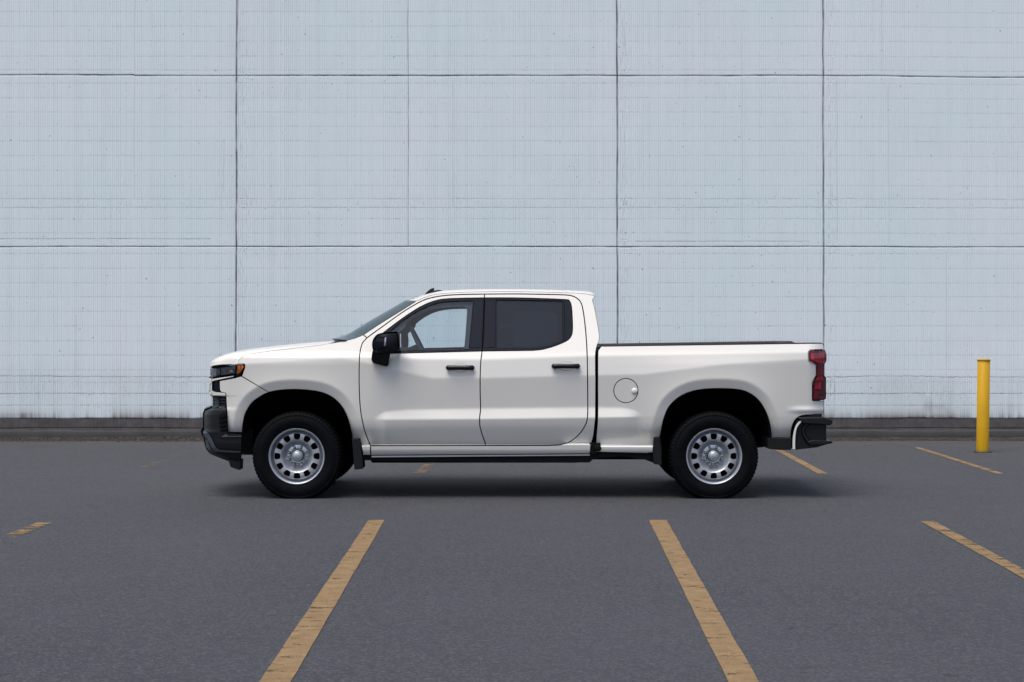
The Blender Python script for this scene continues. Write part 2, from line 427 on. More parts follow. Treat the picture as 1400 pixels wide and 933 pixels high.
def make_wall():
    root = bpy.data.objects.new('block_wall', None); COL.objects.link(root); root.location = (0, YW, 0); root['_w'] = [0, YW, 0]
    tagd(root, 'pale blue painted wall of fine ribbed blocks behind the truck', 'wall')
    pitch = .0262; NR = 740; ns = 4; x = (np.arange(NR * ns + 1) / ns - NR / 2) * pitch
    PXX = x / KW + 700
    # (row, darkness, width, wobble, start px, end px, dotted share)
    minor = [-400 + 19.7 * i for i in range(0, 21)] + [16, 36, 56.5, 77, 96, 114, 134, 153.5, 173, 193, 213, 233, 254, 299.5, 319, 347, 367, 387, 406, 426, 446, 466.5, 486, 506, 523]
    minor = [p for p in minor if abs(p - -2.8) > 3 and p < -2 or p > 10]
    lines = [(p, .50 + .15 * RNG.rand(), .8, .22, -9e9, 9e9, .8) for p in minor]
    lines += [(103.3, 1., 1.15, .45, -9e9, 9e9, .05), (337.6, .95, 1.0, .4, -9e9, 9e9, .05), (-131, 1., 1.1, .5, -9e9, 9e9, .05),
              (272, .55, .7, .4, -9e9, 9e9, .5), (284, .6, .7, .35, -9e9, 9e9, .4), (327, .7, .75, .4, -30, 288, .3), (330.3, .6, .7, .3, 868, 1107, .2),
              (515.3, .85, .85, 1.3, -9e9, 9e9, .4), (538.6, .9, .9, .5, -9e9, 9e9, .5), (554.5, .75, .8, .3, -9e9, 9e9, .6), (586, .8, 1., .6, -9e9, 9e9, .1), (572.5, 1., 1.25, .8, -9e9, 9e9, .25)]
    zs = set()
    for l in lines:
        for q in (-1.7, -.9, 0, .9, 1.7): zs.add(round(l[0] + q * l[2], 3))
    ys = np.array(sorted(zs | {592., 586.5, 580., 563., 567., 570.5, 547., 530.} | {float(v) for v in range(-390, 560, 10)}))
    ys = ys[(ys > -300)]; PY, PXg = np.meshgrid(ys, PXX, indexing='ij'); X = PXg * 0 + x
    ph = np.arange(len(x)) % ns; rib = np.arange(len(x)) // ns
    rr = RNG.rand(NR + 2); gdepth = .45 + .9 * rr[rib]; gd = np.where(ph == 0, gdepth, np.where(ph == 3, .25 * RNG.rand(NR + 2)[rib], 0))
    env = np.clip(.55 + n1d(x, 1.1, .6, 3) + n1d(x, 6, .35, 4), .12, 1.3)
    h = np.zeros_like(PY); dirt = np.zeros_like(PY)
    h += (.0034 * gd)[None]                                         # + is into the wall
    fade = .6 + n1d(PXg * .013 + np.floor(PY / 19.7) * 7.3, 1, .5, 9)
    low = sstep(430, 560, PY)
    dirt += (gd * env)[None] * np.clip(fade, .2, 1) * (.13 + .30 * low)
    shift = np.zeros_like(PY); wsum = np.zeros_like(PY) + 1e-6
    for i, (row, st, wd, wob, a, e, dot) in enumerate(lines):
        wv = n1d(PXX * .02, 1, wob * .8, 100 + i) + n1d(PXX * .3, 1, wob * .3, 200 + i)
        if abs(row - 103.3) < .1: wv = wv + np.where(PXX > 183, 1.0, 0) + sstep(1120, 1400, PXX) * 2.6 - .6
        elif row < 600: wv = wv + sstep(1127, 1400, PXX) * 2.2 * np.clip((420 - row) / 300, 0, 1)
        on = (PXX > a) & (PXX < e)
        d = PY - row; g = np.exp(-(d / (wd * .85)) ** 2) * on[None]
        rj = RNG.rand(NR + 2)[rib]; amp = st * ((1 - dot) + dot * np.clip(.10 + 1.0 * gd, 0, 1.3)) * np.clip(.85 + n1d(PXX * .05, 1, .25, 300 + i), .3, 1.1) * (1 - .55 * rj * (.3 + dot))
        dirt = np.maximum(dirt, g * amp[None]); h += g * (.010 if dot < .2 else .004) * amp[None]
        k = np.exp(-(d / 4.) ** 2); shift += k * wv[None]; wsum += k
    PYs = PY + shift / np.maximum(wsum, 1)
    for px, st, wd, y0, y1 in [(323, 1., 1.15, -999, 572), (844.3, 1., 1.1, -999, 572), (1126, .95, 1.1, -999, 572), (558.6, .62, .6, -999, 338), (-262, 1, 1, -999, 572), (1650, 1, 1, -999, 572),
                           (183.5, .3, .5, -999, 272), (306, .3, .5, 190, 262), (620, .25, .5, 114, 284), (1015, .22, .5, 40, 330), (1145, .3, .5, 110, 330), (1215.5, .25, .5, 114, 335), (1294, .25, .5, 346, 520), (152, .25, .4, 270, 335), (1207, .2, .5, -99, 100), (104, .25, .5, 430, 515), (165, .25, .5, 515, 572), (1141, .3, .5, 500, 572)]:
        c = px + n1d(PY[:, :1] * .03, 1, .45, int(px) + 999) + (n1d(PY[:, :1] * .3, 1, .12, int(px) + 777)) - (PY[:, :1] - 330) * (.003 if px < 400 else -.002)
        g = np.exp(-((PXg - c) / (wd * 1.0)) ** 2) * ((PY > y0) & (PY < y1)) * np.clip(.85 + n1d(PY[:, :1] * .11, 1, .25, int(px) + 55), .3, 1.1)
        dirt = np.maximum(dirt, g * st); h += g * .010 * st
    # rough worn patches beside the joints
    rough = np.zeros_like(PY)
    for px in (323, 844, 1126): rough += np.exp(-((PXg - px - 9) / 11) ** 2)
    rough += np.exp(-((PY - 279) / 10) ** 2) * .7 + np.exp(-((PY - 530) / 20) ** 2) * .8
    rn = RNG.rand(*PY.shape); dirt = np.maximum(dirt, (rn > .93) * rough * .35 * RNG.rand(*PY.shape)); h += (rn > .85) * rough * .003
    pl = sstep(570.5, 573.5, PYs + n1d(PXX * .05, 1, .8, 61)[None])
    nx = n1d(PXX * .03, 1, .5, 71) + n1d(PXX * .16, 1, .35, 72) + n1d(PXX * .6, 1, .2, 73)
    stain = np.clip((PY - 551) / 21, 0, 1) ** 2 * np.clip(.62 + nx, .12, 1)[None] * (.75 + .25 * gdepth)[None]; stain = np.maximum(stain, .10 * sstep(511, 520, PY) * np.clip(.6 + nx, 0, 1.2)[None])
    for (cx_, cy_, rx_, ry_, a_) in [(1270, 560, 8, 14, .5), (1295, 566, 7, 10, .4), (1385, 560, 12, 12, .35), (30, 569, 60, 6, .8), (1284, 555, 18, 3, .3), (90, 520, 200, 12, .12)]:
        stain = np.maximum(stain, a_ * np.exp(-((PXg - cx_) / rx_) ** 2 - ((PY - cy_) / ry_) ** 2) * np.clip(.7 + nx, .2, 1.2)[None])
    h += pl * .006
    V = np.stack([X, h, HC - (PYs - HY) * KW], -1).reshape(-1, 3)
    n, mm = PY.shape; idx = np.arange(n * mm).reshape(n, mm)
    q = np.stack([idx[:-1, :-1], idx[1:, :-1], idx[1:, 1:], idx[:-1, 1:]], -1).reshape(-1, 4)
    me = bpy.data.meshes.new('wall_face'); me.vertices.add(len(V)); me.vertices.foreach_set('co', V.ravel().astype(np.float32))
    me.loops.add(q.size); me.loops.foreach_set('vertex_index', q.ravel().astype(np.int32)); me.polygons.add(len(q))
    me.polygons.foreach_set('loop_start', np.arange(0, q.size, 4, dtype=np.int32)); me.polygons.foreach_set('loop_total', np.full(len(q), 4, np.int32))
    me.update(calc_edges=True); me.polygons.foreach_set('use_smooth', np.zeros(len(q), bool))
    for nm, arr in (('dirt', np.clip(dirt, 0, 1)), ('stain', np.clip(stain, 0, 1)), ('plinth', pl)):
        a = me.attributes.new(nm, 'FLOAT', 'POINT'); a.data.foreach_set('value', arr.ravel().astype(np.float32))
    me.materials.append(M['wall']); link('ribbed_face', me, root)
    ztop = HC - (ys[0] - HY) * KW; hw = NR / 2 * pitch
    wb = [box((0, YW + .17, ztop / 2), (2 * hw + 24, .30, ztop)), box((-hw - 6, YW + .012, ztop / 2), (11.99, .03, ztop)), box((hw + 6, YW + .012, ztop / 2), (11.99, .03, ztop))]
    o = build('wall_core', *merge(*wb), M['wall'], root, smooth=False)
    cp = build('coping', *box((0, YW + .14, ztop + .05), (2 * hw + 24.2, .44, .10)), simple('coping_metal', (.35, .37, .4), .5), root, smooth=False)
make_wall()

# kerb at the wall's foot and the debris along it
def kerb_mat():
    m, p = new_mat('kerb_concrete'); b = NB(m); o = b.obj(); n = b.noise(o, 3, 5, .7); f = b.noise(o, 60, 4, .75)
    c = b.ramp(n, [(.3, (.028, .028, .030)), (.7, (.05, .048, .05))]); c = b.mix(b.ramp(f, [(.5, 0.), (.75, .6)]), c, (.05, .048, .05))
    b.link(c, p.inputs['Base Color']); p.inputs['Roughness'].default_value = .9; b.bump(f, .8, .01, p); return m
n = 900; xs = np.linspace(-21, 21, n); G = []
zt = .125 + n1d(xs, 1.5, .006, 5) + n1d(xs, 12, .003, 6); yf = YW - .10 + n1d(xs, 2, .006, 7) + n1d(xs, 20, .003, 8)
for i in range(n):
    G.append([(xs[i], yf[i] - .012, -.02), (xs[i], yf[i], .05), (xs[i], yf[i] + .002, zt[i] - .014), (xs[i], yf[i] + .014, zt[i]), (xs[i], YW - .018, zt[i] + .003), (xs[i], YW + .01, zt[i] - .012)])
k = build('kerb', *grid_mesh(np.array(G)), kerb_mat(), smooth=True); tagd(k, kind='structure')
def debris():
    V, Fc, k = [], [], 0
    m_, p = new_mat('brown_grit'); b = NB(m_); o = b.obj()
    b.link(b.ramp(b.noise(o, 25, 3, .8), [(.3, (.018, .014, .013)), (.55, (.045, .033, .027)), (.8, (.12, .10, .088))]), p.inputs['Base Color']); p.inputs['Roughness'].default_value = .95
    for i in range(15000):
        x = RNG.uniform(-9.5, 9.5); lft = 1 if x < -3 else .45
        y = YW - .12 - abs(RNG.normal()) * .13 * (lft + .35 * math.sin(x * 1.7) ** 2) - RNG.rand() * .02
        s = RNG.uniform(.004, .014) * (1 if RNG.rand() < .97 else 1.8); z = max(0, (.045 * lft) * (1 - (YW - .12 - y) / .25)) * RNG.rand()
        a = RNG.rand() * 3; ca, sa = math.cos(a), math.sin(a)
        q = [(-1, -1, 0), (1, -.8, 0), (.9, 1, 0), (-.8, .9, 0), (-.4, -.3, 1.1), (.5, .2, .9)]
        for u, v_, t in q: V.append((x + s * (u * ca - v_ * sa) * 1.3, y + s * (u * sa + v_ * ca), z + s * t))
        Fc += [(k, k + 1, k + 5, k + 4), (k + 1, k + 2, k + 5), (k + 2, k + 3, k + 4, k + 5), (k + 3, k, k + 4)]; k += 6
    # a low drift of dirt under the grit
    xs = np.linspace(-9.5, 9.5, 700); wdt = .10 + .10 * (xs < -3.2) * 1. + n1d(xs, 3, .05, 31) + n1d(xs, 14, .03, 32)
    G = np.array([[(x_, YW - .105, .03 + n1d(np.array([x_]), 9, .012, 33)[0]), (x_, YW - .105 - max(w_, .02) * .5, .016), (x_, YW - .105 - max(w_, .02), .0015)] for x_, w_ in zip(xs, wdt)])
    v2, f2 = grid_mesh(G); V, Fc = merge((np.array(V), Fc), (v2, f2))
    o = build('gravel', V, Fc, m_, smooth=False); tagd(o, 'brown grit and dirt gathered along the foot of the kerb', kind='stuff')
debris()

# ================================================================== BOLLARD
def bollard():
    D = HC * F / (618.6 - HY); X = (1343.2 - 700) * D / F; r = .0755; Hh = 1.146
    o = bpy.data.objects.new('bollard', None); COL.objects.link(o); o.location = (X, D - DC, 0); o['_w'] = [0, 0, 0]
    o.rotation_euler = (0, math.radians(.85), 0); tagd(o, 'yellow painted steel bollard standing before the wall at right', 'bollard')
    m, p = new_mat('yellow_paint'); b = NB(m); oc = b.obj()
    c = b.ramp(b.noise(b.mapping(oc, (1, 1, .3)), 9, 4, .6), [(.3, (.43, .235, .005)), (.7, (.50, .285, .008))])
    c = b.mix(b.ramp(b.noise(oc, 35, 3, .6), [(.70, 0.), (.76, .6)]), c, (.25, .15, .03))
    z = b.sep(oc)[2]; c = b.mix(b.math('MULTIPLY', b.ramp(z, [(.0, 1.), (.05, 0.)]), b.noise(oc, 30, 3)), c, (.12, .08, .04))
    b.link(c, p.inputs['Base Color']); p.inputs['Roughness'].default_value = .5; p.inputs['Specular IOR Level'].default_value = .2; b.bump(b.noise(oc, 40, 3), .15, .004, p)
    def lz(prof, n=64):
        V = [(r_ * math.cos(2 * math.pi * i / n), r_ * math.sin(2 * math.pi * i / n), z_) for i in range(n) for r_, z_ in prof]; m_ = len(prof)
        return np.array(V), [(i * m_ + j, ((i + 1) % n) * m_ + j, ((i + 1) % n) * m_ + j + 1, i * m_ + j + 1) for i in range(n) for j in range(m_ - 1)]
    build('post', *lz([(r, -.05), (r, .01), (r, Hh - .02), (r - .004, Hh - .018)]), m, o)
    c = build('cap', *lz([(r, Hh - .022), (r + .0055, Hh - .018), (r + .006, Hh - .006), (r + .002, Hh), (.03, Hh + .004), (0.0001, Hh + .005)]), m, o)
    V, Fc = lz([(r + .035, .004), (r + .02, .009), (r + .005, .012), (r - .005, .012)], 40)
    V[:, :2] *= (1 + .15 * np.sin(np.arange(len(V)) * 1.7))[:, None] * np.array([1, 1]) ; 
    V[:, :2] = np.where(np.linalg.norm(V[:, :2], axis=1, keepdims=True) < r, V[:, :2] * r / np.linalg.norm(V[:, :2], axis=1, keepdims=True), V[:, :2])
    build('grout', V, Fc, kerb_mat(), o)
bollard()

# ================================================================== PICKUP TRUCK
truck = bpy.data.objects.new('pickup_truck', None); COL.objects.link(truck); truck.location = (0, YC, 0); truck['_w'] = [0, YC, 0]
tagd(truck, 'white crew cab pickup truck with black bumpers and steel wheels, parked side on', 'pickup truck')

ARCH_F = cat(S([(331, 591), (332, 579.4), (335.3, 565.4), (343.6, 551.5), (354.8, 542.6), (365.9, 537), (382.6, 533.6), (404.9, 532.5), (427.2, 534.2), (444, 538.1), (457.9, 545.9), (469, 558.4), (476, 573.8), (480.2, 590.5), (481.5, 600)]))
ARCH_R = cat(S([(902.3, 597.4), (903.7, 590.5), (907.3, 573.7), (914.2, 557), (925.4, 545.3), (939.3, 537.5), (956, 533.1), (978.3, 531.4), (1006.2, 532.5), (1022.9, 537), (1036.8, 547.3), (1046.6, 562.6), (1052.2, 579.3), (1054.9, 598.8)]))
def pol(x, pts): a = np.array(pts, float); return np.interp(x, a[:, 0], a[:, 1])
def adist(px, py, arch):
    d = np.full(np.shape(px), 1e9); A = arch[::3]; A = np.vstack([A, arch[-1:]])
    for a, b in zip(A[:-1], A[1:]):
        e = b - a; t = np.clip(((px - a[0]) * e[0] + (py - a[1]) * e[1]) / max(e @ e, 1e-9), 0, 1)
        d = np.minimum(d, (px - a[0] - t * e[0]) ** 2 + (py - a[1] - t * e[1]) ** 2)
    return np.sqrt(d)
ROCK = [608.6, 610.6]
def wbody(px, py):
    px = np.asarray(px, float); py = np.asarray(py, float)
    c1 = pol(px, [(300, 489), (480, 489), (560, 491.5), (660, 492), (803, 487), (818, 487), (1130, 482)])
    c2 = pol(px, [(300, 503), (345, 497), (440, 491.5), (470, 491), (500, 496), (520, 501), (560, 510.5), (590, 517.5), (660, 517.3), (803, 513.7), (880, 512), (1000, 497), (1130, 490)])
    c3 = pol(px, [(505, 573), (511, 571), (526, 563.7), (557, 560.6), (655, 559), (803, 557.3), (850, 558), (868, 561), (884, 570)])
    c4 = pol(px, [(505, 574), (655, 573.2), (803, 571.4), (884, 570)])
    A = sstep(508, 530, px) * (1 - sstep(855, 884, px))
    s0 = -.0034; s1 = -.0007; s2 = .0008 * np.ones_like(px); s3 = -.0021 * A + .0009 * (1 - A); s4 = .0016 * A + .0012 * (1 - A); s5 = .0030
    w_ = .030 + s0 * (py - 490) + (s1 - s0) * (sp(py - c1, .7)) + (s2 - s1) * sp(py - c2, .7) + (s3 - s2) * sp(py - c3, .8) + (s4 - s3) * sp(py - c4, .5) + (s5 - s4) * sp(py - 583, 2.5)
    # greenhouse: gentler lean above the belt line
    w_ = w_ + (-.0029 - s0) * (-sp(482 - py, 1.2))
    # long gentle barrel of the doors in plan
    w_ = w_ + 1.2e-7 * (px - 700) ** 2
    # wheel arch flares
    for ar in (ARCH_F, ARCH_R):
        d = adist(px, py, ar); k = (1 - sstep(585, 612, py))
        q = sp(d - 13, .8); f = np.exp(-q / 30.) - .62 * np.maximum(q - (d - 13), 0) / 13
        w_ = w_ - .036 * f * k * sstep(478, 500, py)
    # rocker and lower edge step
    roc = .055 + .0012 * (py - 610) + .00035 * np.maximum(py - 614, 0) ** 2
    w_ = w_ + (roc - w_) * sstep(ROCK[0], ROCK[1], py)
    # rear corner rounds in
    w_ = w_ + .10 * np.clip((px - 1104) / 24, 0, 3) ** 2
    # crease pockets round the tail lamp and above the bumper
    w_ = w_ - .012 * sstep(1070, 1098, px) * np.exp(-((py - 561) / 4.) ** 2) * (px < 1140)
    return w_
# front plan curve: how far in the nose is at a given share of its overhang
GU = np.array([0, .15, .30, .45, .57, .66, .74, .82, .90, .96, 1.0]); GV = np.array([0, .002, .008, .022, .05, .095, .17, .30, .50, .72, 1.0])
X0 = (345 - 700) * DC / F
SIL = np.array([(480, 287), (503, 287), (516, 286.6), (518, 285.6), (541, 286.3), (542.5, 289.6), (556.5, 290), (558, 288), (561.2, 279.8), (567, 277.4), (588, 277.4), (592, 276), (598, 277.8), (613, 280.4), (621, 286.5), (627, 301), (632, 313), (660, 320)])
UF = np.linspace(0, 1, 121); GF = np.interp(UF, GU, GV)
GF = np.convolve(np.pad(GF, 4, mode='edge'), np.ones(9) / 9, 'valid'); GF[0] = 0; GF[-1] = 1
def proj(Xn, ws, u=UF, g=GF):
    Y = ws + (YC - ws) * g; return 700 + F * (X0 + (Xn - X0) * u) / (DC + Y)
_nose = {}
def nose(py):
    key = round(float(py) * 4)
    if key not in _nose:
        s = np.interp(key / 4, SIL[:, 0], SIL[:, 1]); lo, hi = -3.4, -2.3
        for _ in range(30):
            mid = (lo + hi) / 2
            if proj(mid, .06).min() < s: lo = mid
            else: hi = mid
        _nose[key] = mid
    return _nose[key]
def wfun(px, py, base=wbody):
    px = np.asarray(px, float); py = np.asarray(py, float) + 0 * px; w0 = base(px, py)
    fl = (px < 345)
    if not fl.any(): return w0
    r = w0.copy().ravel(); P, Q = px.ravel(), py.ravel()
    for i in np.nonzero(fl.ravel())[0]:
        pr = proj(nose(Q[i]), r[i]); k = int(np.argmin(pr))
        u = np.interp(-P[i], -pr[:k + 1], UF[:k + 1]); r[i] = r[i] + (YC - r[i]) * np.interp(u, UF, GF)
    return r.reshape(px.shape)
def bumper_base(px, py): return np.zeros(np.shape(px)) + .045 + .00035 * np.maximum(np.asarray(py) - 605, 0) ** 1.5
def wbump(px, py): return wfun(px, py, bumper_base)

# ---- outlines (runs share their end points so that the shut lines agree)
SHUT_A = [(501.7, 462.3), (497.5, 466.6), (494.9, 470.9), (492, 482.9), (491.1, 500), (491, 525.7), (492, 550.9), (494.1, 568.9), (498, 586.9), (502, 598.5), (506.5, 609.6)]
SHUT_TOP1 = [(501.7, 462.3), (512, 454.6), (525.7, 444.8), (542.9, 432.3), (560, 421.1), (577.1, 411.7), (590.9, 407.1), (611.4, 404), (637.2, 402.8), (662.5, 402.4)]
SHUT_TOP2 = [(662.5, 402.4), (708.6, 402.2), (760, 403.1), (775, 403.7), (782.3, 404.9), (789.1, 408.3), (794.5, 414.6), (797.4, 426.3), (800.3, 448.6), (802.5, 479.4), (803.2, 513.7), (803.5, 540), (803.3, 568.9), (800.1, 581.7), (791.1, 594.6), (778.3, 604.5), (765.4, 608.4), (750, 609.2)]
SHUT_B = [(662.5, 402.4), (661.1, 448.6), (659.1, 479.4), (656.9, 500), (656.4, 530), (656.9, 558.6), (655.7, 573), (657, 586.9), (664.6, 609.4)]
WS_EDGE = [(496.6, 458), (517.1, 444.3), (543, 428), (560, 417.4), (569.4, 411.4)]
ROOF_E = [(569.4, 411.4), (578, 407.6), (590, 403.6), (603, 401.4), (628, 399.6), (665, 398.6), (708, 398.5), (760, 399.6), (794, 400.9), (806, 402.6)]
CAB_R = [(814.9, 429.7), (818.3, 448.6), (819.6, 458), (819.2, 466), (816.4, 473), (814.9, 479.4), (814.2, 486.3)]

fender_out = cat(S([(324, 498), (327, 491.6), (332.5, 487.4), (343.6, 483.8), (371.5, 479.6), (399.4, 476.2), (427, 472.9), (452, 469.5)]), L([(452, 469.5), (467.6, 467), (474.3, 465.4)]),
                 S([(474.3, 465.4), (485, 462.6), (496.6, 458)]), L([(496.6, 458), (501.7, 462.3)]), S(SHUT_A), L([(506.5, 609.6), (506.6, 622.6), (496.8, 622.6), (493.2, 605), (490, 600), (481.5, 600)]),
                 ARCH_F[::-1][:-1], )
i_split = int(np.argmin(np.abs(ARCH_F[:, 0] - 367)))
fender_arch = ARCH_F[i_split:][::-1]
fender_out = cat(S([(324, 498), (327, 491.6), (332.5, 487.4), (343.6, 483.8), (371.5, 479.6), (399.4, 476.2), (427, 472.9), (452, 469.5)]), L([(452, 469.5), (467.6, 467), (474.3, 465.4)]),
                 S([(474.3, 465.4), (485, 462.6), (496.6, 458)]), L([(496.6, 458), (501.7, 462.3)]), S(SHUT_A), L([(506.5, 609.6), (506.6, 622.6), (496.8, 622.6), (493.2, 605), (490, 600), (481.5, 600)]),
                 fender_arch, L([tuple(ARCH_F[i_split]), (330.5, 514.6), (334.6, 503), (334.8, 499)]), L([(334.8, 499), (333.2, 497.6), (324, 498)]))
fend = panel('fender', fender_out, wfun, M['paint'], truck, step=(1.9, 1.7), inset=.12)
# front corner of the fascia
corner_out = cat(L([(330.2, 514.9), tuple(ARCH_F[i_split])]), ARCH_F[:i_split + 1][::-1], L([(331, 591), (312, 591), (309, 537.5)]), S([(309, 537.5), (303, 536.2), (300.6, 533)]), L([(300.6, 533), (300.3, 521.2), (321.5, 517.2), (326.8, 515.6), (330.2, 514.9)]))
fascia = panel('fascia_corner', corner_out, wfun, M['paint'], truck, step=(1.8, 1.7), inset=.0, rnd=.3)
# lower lip of the corner piece beside the grille
if 0: panel('fascia_corner', cat(L([(300.3, 531.2), (308.4, 531), (309, 536), (303, 535), (300.3, 533.5)])), wfun, M['paint'], truck, step=(2, 2), rnd=.3, inset=.1)

# hood
def hood():
    side = S([(452, 469.5), (427, 472.9), (399.4, 476.2), (371.5, 479.6), (343.6, 483.8), (332.5, 487.4), (327, 491.6), (324, 498)], 1.2)
    side = side + np.array([.0, -.5]); ws = wfun(side[:, 0], side[:, 1]); SP = U(side[:, 0], side[:, 1], ws)
    prof = S([(452, 467), (427, 468.4), (399, 470.7), (371.5, 473.4), (343.6, 476.8), (321, 480.6), (301.8, 487), (291, 493), (287.5, 497.5), (287.2, 503.3)], 1.2)
    CP = U(prof[:, 0], prof[:, 1], .75)
    n, m = 70, 61; s = 1 - (1 - np.linspace(0, 1, n)) ** 1.6
    def samp(P, xa, xb):      # height by share of length from rear to nose
        d = np.concatenate([[0], np.cumsum(np.linalg.norm(np.diff(P[:, [0, 2]], axis=0), axis=1))]); d /= d[-1]
        return lambda t: (np.interp(t, d, P[:, 0]), np.interp(t, d, P[:, 2]))
    fs, fc = samp(SP, 0, 0), samp(CP, 0, 0); xr = SP[0, 0]; xn = nose(503)
    we = ws[-1]; G = np.zeros((n, m, 3))
    t = np.linspace(0, 1, m) ** 1.3
    for j in range(m):
        tj = t[j]; e = 1 - (1 - tj) ** 2.4
        for i in range(n):
            sx, sz = fs(s[i]); cx, cz = fc(s[i])
            y = np.interp(s[i], np.linspace(0, 1, len(ws)), ws); Y = y + (YC - y) * tj
            # plan share of the nose
            u0 = (SP[-1, 0] - X0) / (xn - X0); gj = (Y - .06) / (YC - .06); uj = np.interp(gj, GF, UF); xf = X0 + (xn - X0) * max(uj, u0)
            cshare = (cx - CP[0, 0]) / (CP[-1, 0] - CP[0, 0]); sshare = (sx - SP[0, 0]) / (SP[-1, 0] - SP[0, 0])
            sh = sshare * (1 - e) + cshare * e
            xf = max(xf, SP[-1, 0] * (1 - 1) + xf)
            xj = xr + (xf - xr) * sh if tj > 0 else sx
            bl = min(1, tj / .06); xj = sx * (1 - bl) + xj * bl
            bulge = .012 * math.exp(-((tj - .52) / .1) ** 2) * (1 - s[i])
            G[i, j] = (xj, Y, sz * (1 - e) + cz * e + bulge * .6)
    G2 = G[:, :-1][:, ::-1].copy(); G2[:, :, 1] = 2 * YC - G2[:, :, 1]; GG = np.concatenate([G, G2], 1)
    V, Fc = grid_mesh(GG); o = build('hood', V, Fc, M['paint'], truck)
    sm = o.modifiers.new('thickness', 'SOLIDIFY'); sm.thickness = .02; sm.offset = 1 if o.data.polygons[0].normal.z < 0 else -1
    return GG
HG = hood()

# doors
trimF = cat(S([(524.9, 454.6), (542.9, 440.9), (560, 428.9), (577.1, 418.6), (594.3, 411.7), (611.4, 408.8), (645.7, 407.8), (661.9, 407.5)]), L([(661.9, 407.5), (659, 480.2), (530.9, 483.5), (519, 484), (517, 462), (524.9, 454.6)]))
glassF = cat(S([(535.1, 451.7), (547, 441.5), (560, 432.3), (577, 422.6), (594.3, 415.7), (611.4, 412.6), (646.9, 411.4)]), L([(646.9, 411.4), (640.8, 477.6), (544.6, 480.0), (531, 480), (535.1, 451.7)]))
doorF = cat(S(SHUT_TOP1), S(SHUT_B), L([(664.6, 609.4), (506.5, 609.6)]), S(SHUT_A[::-1]))
fd = panel('front_door', doorF, wfun, M['paint'], truck, holes=[trimF], step=(2.6, 1.7), inset=.2)
trimR = cat(L([(662.4, 407.5), (700, 407.5)]), S([(700, 407.5), (740, 408.4), (773.7, 410), (778.4, 411.8), (781.2, 419.4), (782.6, 440), (782.5, 452), (781, 459.2), (775.4, 465.7), (760, 472.6), (743, 477.6), (729, 479.3)]), L([(729, 479.3), (659.3, 480.2), (662.4, 407.5)]))
glassR = cat(L([(678.6, 410.2), (768.6, 411.7), (769.4, 466)]), S([(769.4, 466), (758, 470.6), (743, 474.6), (728, 476)]), L([(728, 476), (678.6, 476.3), (678.6, 410.2)]))
doorR = cat(S(SHUT_TOP2[:-1] + [(764, 608.7)]), L([(764, 608.7), (750, 609.3), (664.6, 609.4)]), S(SHUT_B[::-1]))
rd = panel('rear_door', doorR, wfun, M['paint'], truck, holes=[trimR], step=(2.6, 1.7), inset=.2)
panel('window_trim', trimF, wfun, M['gloss_black'], fd, holes=[glassF], off=.004, thick=.03, inset=.0, rnd=.35)
panel('window_trim', trimR, wfun, M['gloss_black'], rd, holes=[glassR], off=.004, thick=.03, inset=.0, rnd=.35)
panel('window', glassF, wfun, M['glass'], fd, off=.016, thick=.004, inset=-.6, rnd=.2, step=(6, 6))
panel('window', glassR, wfun, M['privacy'], rd, off=.016, thick=.004, inset=-.6, rnd=.2, step=(6, 6))
# divider bar of the rear quarter pane and B pillar cover seams
panel('window_divider', cat(L([(768.6, 412), (771.5, 412), (772.5, 465), (769.6, 466)])), wfun, M['gloss_black'], rd, off=-.001, thick=.02, inset=0, rnd=.4)
panel('pillar_cover', cat(L([(664.3, 410.4), (677.2, 410.4), (677.2, 475.4), (661.4, 475.8)])), wfun, M['gloss_black'], rd, off=.0, thick=.006, inset=0, rnd=.3)
panel('pillar_cover', cat(L([(648.2, 410.2), (660.3, 410.2), (657.6, 475.6), (642.2, 475.8)])), wfun, M['gloss_black'], fd, off=.0, thick=.006, inset=0, rnd=.3)

# cab side: pillar, roof rail, rear corner, sill
cab_out = cat(S(WS_EDGE), S(ROOF_E), S([(806, 402.6), (811.4, 404.2), (814, 406.8)]), L([(814, 406.8), (811.4, 408.6), (810.2, 411.2)]), S([(810.2, 411.2), (812, 416)] + CAB_R), L([(814.2, 486.3), (814.3, 507), (814.6, 520), (814.3, 571.4)]), S([(814.3, 571.4), (811.7, 594.6), (807.9, 608.7)]), L([(807.9, 608.7), (806.8, 620.6), (507, 623)]),
              L([(507, 623), (506.6, 609.6), (664.6, 609.4), (750, 609.3), (764, 608.7)]), S((SHUT_TOP2[:-1] + [(764, 608.7)])[::-1]), S(SHUT_TOP1[::-1]), L([(501.7, 462.3), (496.6, 458)]))
ROCK[:] = [606.6, 608.4]      # the sill panel starts below the step
cab = panel('cab_side', cab_out, wfun, M['paint'], truck, step=(2.6, 1.7), inset=.22)
ROCK[:] = [608.6, 610.6]
panel('sill_strip', cat(L([(508, 623.2), (806.6, 621), (806.6, 623.4), (508, 625.8)])), lambda x, y: np.zeros(np.shape(x)) + .085, M['silver'], truck, inset=0, rnd=.3, step=(8, 1))

